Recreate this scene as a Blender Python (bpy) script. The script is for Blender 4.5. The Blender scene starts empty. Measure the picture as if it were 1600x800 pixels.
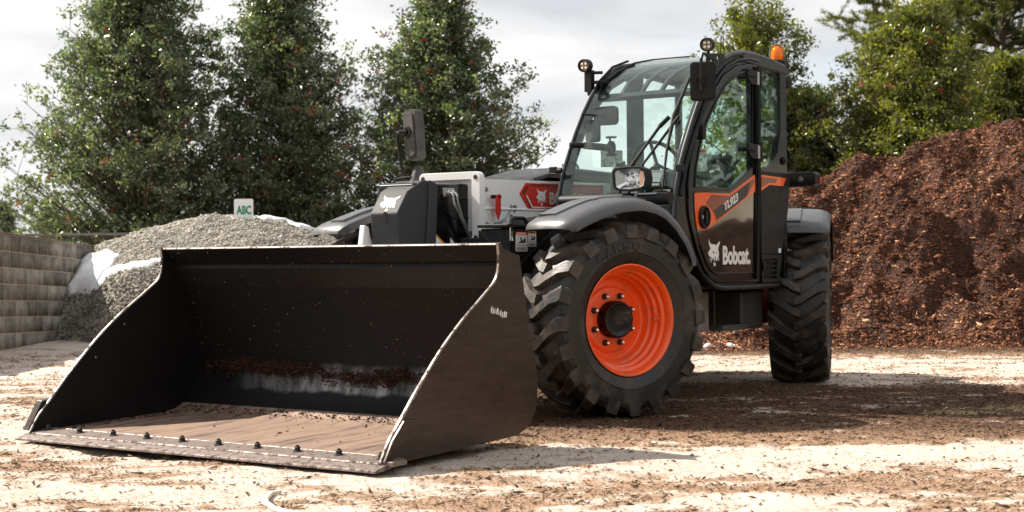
import bpy, bmesh, math, random
import numpy as np
from mathutils import Vector, Matrix
from mathutils.geometry import tessellate_polygon

SC = bpy.context.scene
COL = SC.collection
R = math.radians
random.seed(7)

# ------------------------------------------------------------------ camera
CAM_H = 1.0116
cd = bpy.data.cameras.new('camera'); cam = bpy.data.objects.new('camera', cd); COL.objects.link(cam)
cd.sensor_width = 36; cd.sensor_fit = 'HORIZONTAL'; cd.lens = 2325.68 * 36 / 1600
cd.clip_start = 0.1; cd.clip_end = 1500
_p = math.atan((400 - 402.41) / 2325.68); _r = R(0.478)
_fw = Vector((0, math.cos(_p), -math.sin(_p))); _up = Vector((0, math.sin(_p), math.cos(_p))); _rt = Vector((1, 0, 0))
_rt2 = _rt * math.cos(_r) - _up * math.sin(_r); _up2 = _up * math.cos(_r) + _rt * math.sin(_r)
m = Matrix((_rt2, _up2, -_fw)).transposed().to_4x4(); m.translation = (0, 0, CAM_H)
cam.matrix_world = m
cd.dof.use_dof = True; cd.dof.focus_distance = 9.2; cd.dof.aperture_fstop = 4.0
SC.camera = cam

# ------------------------------------------------------------------ sun, sky, exposure
SUN_TRAVEL = Vector((0.965, -0.451, -1.08))
sl = bpy.data.lights.new('sun', 'SUN'); so = bpy.data.objects.new('sun', sl); COL.objects.link(so)
sl.energy = 5.0; sl.angle = R(0.55); sl.color = (1.0, 0.915, 0.80)
so.rotation_euler = SUN_TRAVEL.to_track_quat('-Z', 'Y').to_euler(); so.location = (-20, 10, 25)
W = bpy.data.worlds.new('World'); SC.world = W; W.use_nodes = True
wt = W.node_tree; wt.nodes.clear()
def wn(t, **k):
    n = wt.nodes.new(t)
    for a, b in k.items(): setattr(n, a, b)
    return n
sky = wn('ShaderNodeTexSky', sky_type='NISHITA', sun_disc=False, sun_elevation=R(45.4), sun_rotation=R(295))
sky.air_density = 1.0; sky.dust_density = 2.0
tc = wn('ShaderNodeTexCoord'); mp = wn('ShaderNodeMapping'); mp.inputs['Scale'].default_value = (1.0, 1.0, 4.2)
mp.inputs['Location'].default_value = (0.3, 0.1, 0.2)
nz = wn('ShaderNodeTexNoise'); nz.inputs['Scale'].default_value = 2.3; nz.inputs['Detail'].default_value = 9; nz.inputs['Roughness'].default_value = 0.55
nz.inputs['Distortion'].default_value = 0.5
rc = wn('ShaderNodeValToRGB'); rc.color_ramp.elements[0].position = 0.30; rc.color_ramp.elements[0].color = (0.35,)*3 + (1,)
rc.color_ramp.elements[1].position = 0.42; rc.color_ramp.elements[1].color = (1, 1, 1, 1)
nz2 = wn('ShaderNodeTexNoise'); nz2.inputs['Scale'].default_value = 4.5; nz2.inputs['Detail'].default_value = 7; nz2.inputs['Distortion'].default_value = 0.3
rc2 = wn('ShaderNodeValToRGB')
rc2.color_ramp.elements[0].position = 0.32; rc2.color_ramp.elements[0].color = (3.3, 3.42, 3.62, 1)
rc2.color_ramp.elements[1].position = 0.62; rc2.color_ramp.elements[1].color = (5.45, 5.4, 5.35, 1)
mx = wn('ShaderNodeMix', data_type='RGBA')
bg = wn('ShaderNodeBackground'); bg.inputs['Strength'].default_value = 0.10
wo = wn('ShaderNodeOutputWorld')
L = wt.links.new
L(tc.outputs['Generated'], mp.inputs['Vector']); L(mp.outputs[0], nz.inputs['Vector']); L(mp.outputs[0], nz2.inputs['Vector'])
L(nz.outputs['Fac'], rc.inputs[0]); L(nz2.outputs['Fac'], rc2.inputs[0])
L(rc.outputs[0], mx.inputs[0]); L(sky.outputs[0], mx.inputs[6]); L(rc2.outputs[0], mx.inputs[7]); L(mx.outputs[2], bg.inputs['Color']); L(bg.outputs[0], wo.inputs[0])
vs = SC.view_settings; vs.view_transform = 'Standard'; vs.look = 'None'; vs.gamma = 1; vs.use_curve_mapping = False; vs.exposure = 1.0
SC.render.engine = 'CYCLES'
try:
    SC.cycles.use_denoising = True; SC.cycles.denoiser = 'OPENIMAGEDENOISE'
except Exception: pass
SC.cycles.max_bounces = 10; SC.cycles.transparent_max_bounces = 24; SC.cycles.caustics_reflective = False; SC.cycles.caustics_refractive = False
SC.cycles.sample_clamp_indirect = 6

# ------------------------------------------------------------------ material helper
MATS = {}
def M(name, col, rough=0.5, metal=0.0, coat=0.0, var=0.0, vscale=6.0, dirt=None, dscale=3.0, dpos=(0.5, 0.7), bump=0.0, bscale=60.0, spec=0.5,
      stretch=(1, 1, 1), drough=0.85, rvar=0.0, emit=None):
    mt = bpy.data.materials.new(name); mt.use_nodes = True; nt = mt.node_tree; N = nt.nodes; K = nt.links.new
    b = N['Principled BSDF']; c4 = tuple(col) + (1,)
    b.inputs['Base Color'].default_value = c4; b.inputs['Roughness'].default_value = rough; b.inputs['Metallic'].default_value = metal
    b.inputs['Coat Weight'].default_value = coat; b.inputs['Coat Roughness'].default_value = 0.06; b.inputs['Specular IOR Level'].default_value = spec
    tcn = N.new('ShaderNodeTexCoord'); mpn = N.new('ShaderNodeMapping'); mpn.inputs['Scale'].default_value = stretch; K(tcn.outputs['Object'], mpn.inputs[0])
    def noise(s, d=6, r=0.6):
        n = N.new('ShaderNodeTexNoise'); n.inputs['Scale'].default_value = s; n.inputs['Detail'].default_value = d; n.inputs['Roughness'].default_value = r
        K(mpn.outputs[0], n.inputs['Vector']); return n
    cs = None
    if var:
        n = noise(vscale); rp = N.new('ShaderNodeValToRGB')
        lo = [max(0, c * (1 - var)) for c in col]; hi = [min(1, c * (1 + var)) for c in col]
        rp.color_ramp.elements[0].position = 0.3; rp.color_ramp.elements[0].color = lo + [1]
        rp.color_ramp.elements[1].position = 0.7; rp.color_ramp.elements[1].color = hi + [1]
        K(n.outputs['Fac'], rp.inputs[0]); cs = rp.outputs[0]
    if dirt:
        n = noise(dscale, 10, 0.68); rp = N.new('ShaderNodeValToRGB')
        rp.color_ramp.elements[0].position = dpos[0]; rp.color_ramp.elements[0].color = (0, 0, 0, 1)
        rp.color_ramp.elements[1].position = dpos[1]; rp.color_ramp.elements[1].color = (1, 1, 1, 1)
        K(n.outputs['Fac'], rp.inputs[0])
        mxn = N.new('ShaderNodeMix'); mxn.data_type = 'RGBA'; K(rp.outputs[0], mxn.inputs[0])
        if cs: K(cs, mxn.inputs[6])
        else: mxn.inputs[6].default_value = c4
        mxn.inputs[7].default_value = tuple(dirt) + (1,); cs = mxn.outputs[2]
        mr = N.new('ShaderNodeMix'); K(rp.outputs[0], mr.inputs[0]); mr.inputs[2].default_value = rough; mr.inputs[3].default_value = drough
        K(mr.outputs[0], b.inputs['Roughness'])
        if metal:
            mm = N.new('ShaderNodeMix'); K(rp.outputs[0], mm.inputs[0]); mm.inputs[2].default_value = metal; mm.inputs[3].default_value = 0
            K(mm.outputs[0], b.inputs['Metallic'])
    elif rvar:
        n = noise(vscale * 1.7); mr = N.new('ShaderNodeMapRange'); mr.inputs[1].default_value = .3; mr.inputs[2].default_value = .7
        mr.inputs[3].default_value = max(.02, rough - rvar); mr.inputs[4].default_value = min(1, rough + rvar)
        K(n.outputs['Fac'], mr.inputs[0]); K(mr.outputs[0], b.inputs['Roughness'])
    if cs: K(cs, b.inputs['Base Color'])
    if bump:
        n = noise(bscale, 4, 0.6); bn = N.new('ShaderNodeBump'); bn.inputs['Strength'].default_value = bump; bn.inputs['Distance'].default_value = 0.01
        K(n.outputs['Fac'], bn.inputs['Height']); K(bn.outputs[0], b.inputs['Normal'])
    MATS[name] = mt
    return mt
def glass(name, tint, rough=0.0, haze=0.0, refl0=0.03, refl1=0.75):
    mt = bpy.data.materials.new(name); mt.use_nodes = True; nt = mt.node_tree; N = nt.nodes; K = nt.links.new
    N.remove(N['Principled BSDF']); out = N['Material Output']
    tr = N.new('ShaderNodeBsdfTransparent'); tr.inputs[0].default_value = tuple(tint) + (1,)
    gl = N.new('ShaderNodeBsdfGlossy'); gl.inputs['Roughness'].default_value = rough; gl.inputs[0].default_value = (0.9, 0.95, 0.93, 1)
    lw = N.new('ShaderNodeLayerWeight'); lw.inputs[0].default_value = 0.5
    pw = N.new('ShaderNodeMath'); pw.operation = 'POWER'; K(lw.outputs['Facing'], pw.inputs[0]); pw.inputs[1].default_value = 5
    fr = N.new('ShaderNodeMath'); fr.operation = 'MULTIPLY_ADD'; K(pw.outputs[0], fr.inputs[0]); fr.inputs[1].default_value = refl1; fr.inputs[2].default_value = refl0
    mxn = N.new('ShaderNodeMixShader'); K(fr.outputs[0], mxn.inputs[0]); K(tr.outputs[0], mxn.inputs[1]); K(gl.outputs[0], mxn.inputs[2])
    last = mxn.outputs[0]
    if haze:
        df = N.new('ShaderNodeBsdfDiffuse'); df.inputs[0].default_value = (.6, .68, .66, 1)
        m2 = N.new('ShaderNodeMixShader'); m2.inputs[0].default_value = haze; K(last, m2.inputs[1]); K(df.outputs[0], m2.inputs[2]); last = m2.outputs[0]
    K(last, out.inputs[0]); MATS[name] = mt; return mt
def tone_mat(name, stops, rough=0.7, trans=0.0, tcol=None, spec=0.5, coat=0.0):
    """colour looked up from the per-face 'tone' attribute"""
    mt = bpy.data.materials.new(name); mt.use_nodes = True; nt = mt.node_tree; N = nt.nodes; K = nt.links.new
    b = N['Principled BSDF']; at = N.new('ShaderNodeAttribute'); at.attribute_name = 'tone'
    rp = N.new('ShaderNodeValToRGB'); e = rp.color_ramp.elements
    while len(e) < len(stops): e.new(0.5)
    for i, (p, c) in enumerate(stops): e[i].position = p; e[i].color = tuple(c) + (1,)
    K(at.outputs['Fac'], rp.inputs[0]); K(rp.outputs[0], b.inputs['Base Color']); b.inputs['Roughness'].default_value = rough
    b.inputs['Specular IOR Level'].default_value = spec; b.inputs['Coat Weight'].default_value = coat; b.inputs['Coat Roughness'].default_value = 0.15
    if trans:
        tl = N.new('ShaderNodeBsdfTranslucent'); ml = N.new('ShaderNodeMix'); ml.data_type = 'RGBA'; ml.blend_type = 'MULTIPLY'; ml.inputs[0].default_value = 1
        ml.inputs[7].default_value = tuple(tcol) + (1,); K(rp.outputs[0], ml.inputs[6]); K(ml.outputs[2], tl.inputs[0])
        ms = N.new('ShaderNodeMixShader'); ms.inputs[0].default_value = trans; K(b.outputs[0], ms.inputs[1]); K(tl.outputs[0], ms.inputs[2])
        K(ms.outputs[0], N['Material Output'].inputs[0])
    MATS[name] = mt; return mt

# paints and metals
DUST = (0.20, 0.14, 0.10)
M('black_paint', (0.0045, 0.0045, 0.005), 0.18, coat=0.15, spec=0.32, dirt=(0.018, 0.015, 0.012), dscale=3.5, dpos=(0.55, 0.95), drough=0.4)
M('black_satin', (0.007, 0.0065, 0.0065), 0.38, spec=0.28, rvar=0.1, vscale=8)
M('black_dusty', (0.018, 0.017, 0.017), 0.5, dirt=(0.07, 0.05, 0.035), dscale=5, dpos=(0.5, 0.8))
M('black_plastic', (0.007, 0.007, 0.0075), 0.48, spec=0.28, bump=0.15, bscale=300, var=0.2, vscale=30)
M('chassis_dark', (0.014, 0.013, 0.012), 0.6, spec=0.3, dirt=(0.06, 0.042, 0.027), dscale=4, dpos=(0.45, 0.75))
M('bucket_paint', (0.008, 0.0075, 0.0075), 0.5, spec=0.25, dirt=(0.07, 0.03, 0.02), dscale=26, dpos=(0.68, 0.74), var=0.3, vscale=3)
def bucket_shell():
    mt = bpy.data.materials.new('bucket_shell'); mt.use_nodes = True; nt = mt.node_tree; N = nt.nodes; K = nt.links.new; b = N['Principled BSDF']
    tcn = N.new('ShaderNodeTexCoord'); sp_ = N.new('ShaderNodeSeparateXYZ'); K(tcn.outputs['Object'], sp_.inputs[0])
    def noise(s_, d, st):
        mpn = N.new('ShaderNodeMapping'); mpn.inputs['Scale'].default_value = st; K(tcn.outputs['Object'], mpn.inputs[0])
        n = N.new('ShaderNodeTexNoise'); n.inputs['Scale'].default_value = s_; n.inputs['Detail'].default_value = d; n.inputs['Roughness'].default_value = .65; K(mpn.outputs[0], n.inputs['Vector']); return n.outputs['Fac']
    def math_(op, a, c, cl=False):
        m_ = N.new('ShaderNodeMath'); m_.operation = op; m_.use_clamp = cl
        for i, v in enumerate((a, c)):
            if isinstance(v, (int, float)): m_.inputs[i].default_value = v
            else: K(v, m_.inputs[i])
        return m_.outputs[0]
    def ramp(src, stops):
        rp = N.new('ShaderNodeValToRGB'); e = rp.color_ramp.elements
        while len(e) < len(stops): e.new(.5)
        for i, (p, v) in enumerate(stops): e[i].position = p; e[i].color = (v, v, v, 1)
        K(src, rp.inputs[0]); return rp.outputs[0]
    zz = math_('ADD', sp_.outputs['Z'], math_('MULTIPLY', math_('SUBTRACT', noise(3.0, 6, (1, 1, .3)), .5), .10))
    zone = ramp(zz, [(.10, 0), (.205, 0), (.225, 1), (.33, .9), (.39, 0)])
    patch = ramp(noise(1.4, 3, (1, 1, .2)), [(.36, 0), (.56, 1)]); fine = ramp(noise(9, 8, (1, 1.6, .5)), [(.38, .15), (.58, 1)])
    yy = ramp(math_('MULTIPLY_ADD', sp_.outputs['Y'], .4) if False else math_('ADD', math_('MULTIPLY', sp_.outputs['Y'], .4), .5), [(.12, 0), (.35, .75), (.6, 1)])
    f = math_('MULTIPLY', math_('MULTIPLY', zone, yy), math_('MULTIPLY', fine, math_('ADD', math_('MULTIPLY', patch, .7), .3)), True)
    mc_ = N.new('ShaderNodeMix'); mc_.data_type = 'RGBA'; K(f, mc_.inputs[0]); mc_.inputs[6].default_value = (.0075, .007, .007, 1); mc_.inputs[7].default_value = (.34, .34, .35, 1); K(mc_.outputs[2], b.inputs['Base Color'])
    K(math_('MULTIPLY', f, .8), b.inputs['Metallic']); K(math_('SUBTRACT', .5, math_('MULTIPLY', f, .12)), b.inputs['Roughness']); b.inputs['Specular IOR Level'].default_value = .14
    MATS['bucket_shell'] = mt
bucket_shell()
M('bucket_side_paint', (0.060, 0.046, 0.040), 0.30, metal=0.7, var=0.25, vscale=4, stretch=(1, 1, 6), bump=0.06, bscale=120, rvar=0.08)
M('worn_steel', (0.24, 0.24, 0.25), 0.36, metal=0.8, dirt=(0.011, 0.010, 0.010), dscale=3.2, dpos=(0.42, 0.56), stretch=(1, 0.6, 1.6), bump=0.1, bscale=50)
M('floor_steel', (0.31, 0.215, 0.16), 0.50, metal=0.25, dirt=(0.075, 0.04, 0.03), dscale=5, dpos=(0.44, 0.62), stretch=(0.45, 3.2, 1), bump=0.15, bscale=60)
M('edge_steel', (0.25, 0.20, 0.178), 0.42, metal=0.5, dirt=(0.06, 0.034, 0.026), dscale=30, dpos=(0.45, 0.6), bump=0.4, bscale=90)
M('edge_bright', (0.32, 0.28, 0.25), 0.4, metal=0.5, dirt=(0.10, 0.06, 0.045), dscale=18, dpos=(0.5, 0.62))
M('skid_grey', (0.24, 0.225, 0.20), 0.55, dirt=(0.14, 0.11, 0.085), dscale=6, dpos=(0.45, 0.7))
M('tank_grey', (0.05, 0.047, 0.044), 0.42, dirt=(0.07, 0.055, 0.045), dscale=7, dpos=(0.5, 0.75))
M('recess_reflection', (0.035, 0.024, 0.012), 0.5, dirt=(0.22, 0.13, 0.03), dscale=5, dpos=(0.48, 0.62), stretch=(3, 3, .7))  # ochre streaks stand for a yellowish reflection, put into the colour
M('sand_heap', (.50, .42, .32), .95, var=.25, vscale=3)
M('bolt_black', (0.02, 0.017, 0.016), 0.6)
M('rubber_lug', (0.016, 0.0148, 0.0138), 0.46, spec=0.55, dirt=(0.115, 0.084, 0.062), dscale=8, dpos=(0.44, 0.72), bump=0.3, bscale=70)
M('rubber', (0.013, 0.0125, 0.012), 0.44, spec=0.5, dirt=(0.095, 0.072, 0.055), dscale=6, dpos=(0.50, 0.74), bump=0.25, bscale=80)
M('rubber_letter', (0.018, 0.017, 0.016), 0.5)
M('orange_paint', (0.95, 0.105, 0.010), 0.33, coat=0.35, dirt=(0.40, 0.12, 0.055), dscale=7, dpos=(0.50, 0.80), drough=0.65)
M('orange_decal', (0.90, 0.12, 0.012), 0.3, coat=0.3)
M('orange_dark', (0.22, 0.045, 0.014), 0.32, coat=0.3)
M('badge_grey', (0.05, 0.045, 0.042), 0.35, var=0.5, vscale=3)
M('white_paint', (0.90, 0.90, 0.90), 0.38, coat=0.25, dirt=(0.6, 0.57, 0.53), dscale=3.5, dpos=(0.62, 0.95), drough=0.6)
M('head_paint', (0.046, 0.047, 0.052), 0.60, spec=0.24, bump=0.1, bscale=300)
M('white_decal', (0.82, 0.82, 0.81), 0.45)
M('grey_metal_paint', (0.024, 0.025, 0.029), 0.42, spec=0.6, rvar=0.06, vscale=9)
M('fender_plastic', (0.058, 0.06, 0.066), 0.36, spec=0.6, bump=0.12, bscale=350, dirt=(0.11, 0.095, 0.085), dscale=5, dpos=(0.5, 0.8), drough=0.6)
M('mirror_shell', (0.028, 0.027, 0.026), 0.6, bump=0.2, bscale=250, dirt=(0.09, 0.083, 0.075), dscale=9, dpos=(0.4, 0.75))
M('red_decal', (0.62, 0.03, 0.018), 0.35, coat=0.3)
M('red_dark', (0.20, 0.012, 0.01), 0.35)
M('chrome', (0.75, 0.75, 0.76), 0.12, metal=1)
M('silver', (0.6, 0.6, 0.6), 0.3, metal=1)
M('dull_steel', (0.35, 0.35, 0.35), 0.42, metal=0.9)
M('lamp_reflector', (0.85, 0.85, 0.86), 0.09, metal=1)
M('amber_lens', (0.98, 0.50, 0.06), 0.25, coat=0.5)
M('warm_reflector', (0.9, 0.5, 0.32), 0.25, metal=0.6)
M('lamp_face', (0.16, 0.145, 0.12), 0.2, metal=0.6)
M('safety_yellow', (0.85, 0.30, 0.02), 0.4)
M('hose_black', (0.010, 0.010, 0.010), 0.65, spec=0.2)
M('seat_fabric', (0.025, 0.026, 0.028), 0.85, bump=0.2, bscale=120)
M('dash_plastic', (0.05, 0.058, 0.056), 0.6, bump=0.1, bscale=200)
M('paper', (0.72, 0.72, 0.68), 0.7, dirt=(0.35, 0.37, 0.36), dscale=28, dpos=(0.5, 0.56))
M('ink', (0.02, 0.02, 0.02), 0.6)
M('sign_green', (0.01, 0.24, 0.15), 0.5)
M('sign_white', (0.82, 0.84, 0.84), 0.4)
M('galvanised', (0.20, 0.19, 0.18), 0.55, metal=0.4, dirt=(.10, .06, .04), dscale=8)
M('dark_glass', (0.006, 0.007, 0.007), 0.03, spec=0.6, coat=0.5)
M('hose_pale', (0.62, 0.55, 0.46), 0.7, var=0.2, vscale=20)
glass('windshield_glass', (0.935, 0.988, 0.972), haze=0.004, refl0=0.04)
glass('window_glass', (0.86, 0.96, 0.92), haze=0.008)
glass('clear_lens', (0.97, 0.97, 0.97))
glass('beacon_amber', (1.0, 0.74, 0.16), refl0=0.05)

# ------------------------------------------------------------------ mesh helper
class MB:
    def __init__(s): s.v = []; s.f = []; s.mi = []; s.cur = 0
    def add(s, vs_, fs):
        o = len(s.v); s.v += [tuple(p) for p in vs_]
        for f in fs: s.f.append(tuple(i + o for i in f)); s.mi.append(s.cur)
        return s
    def mat(s, i): s.cur = i; return s
    def box(s, c, d, rot=None):
        h = [x / 2 for x in d]; vs_ = []
        for sx in (-1, 1):
            for sy in (-1, 1):
                for sz in (-1, 1): vs_.append(Vector((sx * h[0], sy * h[1], sz * h[2])))
        if rot is not None: vs_ = [rot @ p for p in vs_]
        vs_ = [p + Vector(c) for p in vs_]
        return s.add(vs_, [(0, 1, 3, 2), (4, 6, 7, 5), (0, 4, 5, 1), (2, 3, 7, 6), (0, 2, 6, 4), (1, 5, 7, 3)])
    def prism(s, outer, fn, d0, d1, holes=()):
        """outline (u,v) extruded between depths d0 and d1; fn(u,v,d) -> point"""
        def area(p): return sum(p[i][0] * p[(i + 1) % len(p)][1] - p[(i + 1) % len(p)][0] * p[i][1] for i in range(len(p)))
        loops = [list(outer) if area(outer) > 0 else list(outer)[::-1]] + [list(h) if area(h) < 0 else list(h)[::-1] for h in holes]
        flat = [p for l in loops for p in l]; n = len(flat)
        tris = tessellate_polygon([[Vector((p[0], p[1], 0)) for p in l] for l in loops])
        tt = []
        for t in tris:
            a, b, c = (flat[i] for i in t)
            cr = (b[0] - a[0]) * (c[1] - a[1]) - (b[1] - a[1]) * (c[0] - a[0])
            if abs(cr) < 1e-12: continue
            tt.append(tuple(t) if cr > 0 else (t[0], t[2], t[1]))
        vs_ = [fn(p[0], p[1], d0) for p in flat] + [fn(p[0], p[1], d1) for p in flat]
        fs = [(a + n, b + n, c + n) for a, b, c in tt] + [(a, c, b) for a, b, c in tt]
        o = 0
        for l in loops:
            k = len(l)
            for i in range(k):
                a, b = o + i, o + (i + 1) % k; fs.append((a, b, b + n, a + n))
            o += k
        return s.add(vs_, fs)
    def tube(s, pts, r, n=10, cap=True):
        pts = [Vector(p) for p in pts]; rr = r if isinstance(r, (list, tuple)) else [r] * len(pts)
        rings = []; up = Vector((0, 0, 1))
        for i, p in enumerate(pts):
            t = (pts[min(i + 1, len(pts) - 1)] - pts[max(i - 1, 0)]).normalized()
            a = t.cross(up)
            if a.length < 1e-3: a = t.cross(Vector((1, 0, 0)))
            a.normalize(); b = t.cross(a)
            if rings and False: pass
            rings.append([p + (a * math.cos(2 * math.pi * k / n) + b * math.sin(2 * math.pi * k / n)) * rr[i] for k in range(n)])
        vs_ = [q for g in rings for q in g]; fs = []
        for i in range(len(pts) - 1):
            for k in range(n):
                fs.append((i * n + k, i * n + (k + 1) % n, (i + 1) * n + (k + 1) % n, (i + 1) * n + k))
        if cap: fs.append(tuple(range(n))[::-1]); fs.append(tuple((len(pts) - 1) * n + k for k in range(n)))
        return s.add(vs_, fs)
    def lathe(s, prof, n=48, fn=None, closed=False):
        """profile (axial, radius) turned about +y; fn maps the points on"""
        vs_ = []; m_ = len(prof)
        for k in range(n):
            t = 2 * math.pi * k / n
            for a, r in prof: vs_.append(Vector((r * math.cos(t), a, r * math.sin(t))))
        fs = []
        for k in range(n):
            k2 = (k + 1) % n
            for j in range(m_ if closed else m_ - 1):
                j2 = (j + 1) % m_
                fs.append((k * m_ + j, k2 * m_ + j, k2 * m_ + j2, k * m_ + j2))
        if fn: vs_ = [fn(p) for p in vs_]
        return s.add(vs_, fs)
    def build(s, name, mats, parent=None, bevel=0.0, seg=2, angle=32, smooth=True):
        me = bpy.data.meshes.new(name); me.from_pydata([tuple(p) for p in s.v], [], s.f)
        for mn in (mats if isinstance(mats, (list, tuple)) else [mats]): me.materials.append(MATS[mn])
        me.polygons.foreach_set('material_index', s.mi)
        bm = bmesh.new(); bm.from_mesh(me); bmesh.ops.remove_doubles(bm, verts=bm.verts, dist=1e-5); bmesh.ops.recalc_face_normals(bm, faces=bm.faces); bm.to_mesh(me); bm.free()
        if smooth: me.shade_smooth(); me.set_sharp_from_angle(angle=R(angle))
        o = bpy.data.objects.new(name, me); COL.objects.link(o)
        if parent: o.parent = parent
        if bevel:
            b = o.modifiers.new('bevel', 'BEVEL'); b.width = bevel; b.segments = seg; b.limit_method = 'ANGLE'; b.angle_limit = R(40); b.harden_normals = True
        return o
def tag(o, label=None, cat=None, group=None, kind=None):
    if label: o['label'] = label
    if cat: o['category'] = cat
    if group: o['group'] = group
    if kind: o['kind'] = kind
    return o
def empty(name, loc=(0, 0, 0), rz=0, parent=None):
    o = bpy.data.objects.new(name, None); COL.objects.link(o); o.location = loc; o.rotation_euler = (0, 0, rz); o.empty_display_size = 0.2
    if parent: o.parent = parent
    return o
def mesh_np(name, verts, faces, mats, parent=None, tone=None, smooth=False, vattr=None):
    """faces: (M,K) array, tone: per face"""
    me = bpy.data.meshes.new(name); nv = len(verts); nf, k = faces.shape
    me.vertices.add(nv); me.vertices.foreach_set('co', np.asarray(verts, np.float32).ravel())
    me.loops.add(nf * k); me.loops.foreach_set('vertex_index', faces.astype(np.int32).ravel())
    me.polygons.add(nf); me.polygons.foreach_set('loop_start', np.arange(0, nf * k, k, dtype=np.int32))
    me.polygons.foreach_set('loop_total', np.full(nf, k, np.int32))
    for mn in (mats if isinstance(mats, (list, tuple)) else [mats]): me.materials.append(MATS[mn])
    if tone is not None:
        a = me.attributes.new('tone', 'FLOAT', 'FACE'); a.data.foreach_set('value', np.asarray(tone, np.float32))
    for an, av in (vattr or {}).items():
        a = me.attributes.new(an, 'FLOAT', 'POINT'); a.data.foreach_set('value', np.asarray(av, np.float32))
    me.update(calc_edges=True); me.validate()
    if smooth: me.shade_smooth()
    o = bpy.data.objects.new(name, me); COL.objects.link(o)
    if parent: o.parent = parent
    return o
def text_geo(body, size=1.0, offset=0.0, sx=1.0, thick=0.0, shear=0.0):
    cu = bpy.data.curves.new('lettering', 'FONT'); cu.body = body; cu.size = size; cu.offset = offset; cu.extrude = thick; cu.shear = shear; cu.resolution_u = 4
    o = bpy.data.objects.new('lettering', cu); COL.objects.link(o)
    dg = bpy.context.evaluated_depsgraph_get(); me = bpy.data.meshes.new_from_object(o.evaluated_get(dg))
    vs_ = [(v.co.x * sx, v.co.y, v.co.z) for v in me.vertices]; fs = [tuple(p.vertices) for p in me.polygons]
    bpy.data.objects.remove(o); bpy.data.curves.remove(cu); bpy.data.meshes.remove(me)
    return vs_, fs
def text_into(mb, body, fn, w=None, h=None, offset=0.0, thick=0.001, shear=0.0):
    """lettering fitted to width w and height h, fn(u,v,d) -> point"""
    vs_, fs = text_geo(body, 1.0, offset, 1.0, 0.5, shear)
    x0 = min(v[0] for v in vs_); x1 = max(v[0] for v in vs_); y0 = min(v[1] for v in vs_); y1 = max(v[1] for v in vs_)
    sy = h / (y1 - y0); sx = (w / (x1 - x0)) if w else sy
    mb.add([fn((v[0] - x0) * sx, (v[1] - y0) * sy, (v[2] + 0.5) * thick) for v in vs_], fs)
    return (x1 - x0) * sx
def rrect(w, h, r, n=4, cx=0, cy=0):
    pts = []
    for sx, sy, a0 in ((1, 1, 0), (-1, 1, 90), (-1, -1, 180), (1, -1, 270)):
        for k in range(n + 1):
            a = R(a0 + 90 * k / n); pts.append((cx + sx * (w / 2 - r) + r * math.cos(a), cy + sy * (h / 2 - r) + r * math.sin(a)))
    return pts
def circ(cx, cy, r, n=12): return [(cx + r * math.cos(2 * math.pi * k / n), cy + r * math.sin(2 * math.pi * k / n)) for k in range(n)]

# ------------------------------------------------------------------ noise for terrain
def vnoise(x, y, seed=0):
    xi = np.floor(x).astype(np.int64); yi = np.floor(y).astype(np.int64); xf = x - xi; yf = y - yi
    def h(a, b):
        n = (a * 374761393 + b * 668265263 + seed * 974711) & 0x7fffffff
        n = ((n ^ (n >> 13)) * 1274126177) & 0x7fffffff
        n = ((n ^ (n >> 15)) * 2246822519) & 0x7fffffff
        return ((n >> 3) & 0xffff) / 65535.0
    u = xf * xf * (3 - 2 * xf); v = yf * yf * (3 - 2 * yf)
    return (h(xi, yi) * (1 - u) + h(xi + 1, yi) * u) * (1 - v) + (h(xi, yi + 1) * (1 - u) + h(xi + 1, yi + 1) * u) * v
def fbm(x, y, oct=5, seed=0, gain=0.5):
    s = 0; a = 1; t = 0
    for i in range(oct): s = s + a * vnoise(x * 2 ** i + 17.3 * i, y * 2 ** i - 9.1 * i, seed + i); t += a; a *= gain
    return s / t
def sstep(a, b, x): t = np.clip((x - a) / (b - a), 0, 1); return t * t * (3 - 2 * t)

# ================================================================== TELEHANDLER (local x forward, y left, z up)
YAW = R(33.7512)
TH = empty('telehandler', (-0.1297, 10.049, 0), math.atan2(-math.cos(YAW), -math.sin(YAW)))
tag(TH, 'black white and orange telehandler with cab, resting its wide black bucket on the ground', 'telehandler')
def side(y0): return lambda u, v, d: (u, y0 + d, v)
def build_logo(name, mat, dark, fn, parent, w, h, label=None, thick=0.002):
    """white cat head emblem, fn(u,v,d); u right, v up, in metres"""
    px = lambda P: [((x - 155) / 171 * w, (560 - y) / 420 * h) for x, y in P]
    mb = MB()
    head = [(163,140),(172,180),(190,210),(216,224),(245,220),(270,240),(286,222),(306,196),(328,174),(322,212),(308,250),(298,290),(306,330),(311,380),(305,418),(292,430),(280,442),(273,482),(262,470),(266,402),(254,402),(250,442),(247,484),(239,474),(234,440),(214,430),(194,416),(170,410),(154,372),(155,345),(174,312),(187,286),(175,258),(165,208)]
    eyes = [[(206,318),(232,336),(248,346),(243,364),(226,362)], [(270,352),(292,344),(287,364),(274,374)]]
    mb.prism(px(head), fn, 0, thick, [px(e) for e in eyes])
    mb.prism(px([(230,504),(256,504),(258,556),(236,560)]), fn, 0, thick)
    for a, b in (((206,420),(156,458)), ((212,430),(168,486)), ((218,440),(184,512)), ((300,432),(326,456)), ((296,438),(318,478)), ((288,446),(304,490))):
        (x0, y0), (x1, y1) = a, b; l = math.hypot(x1 - x0, y1 - y0); nx, ny = -(y1 - y0) / l * 4, (x1 - x0) / l * 4
        mb.prism(px([(x0 - nx, y0 - ny), (x0 + nx, y0 + ny), (x1, y1)]), fn, 0, thick)
    o = mb.build(name, mat, parent, smooth=False)
    return o

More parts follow.
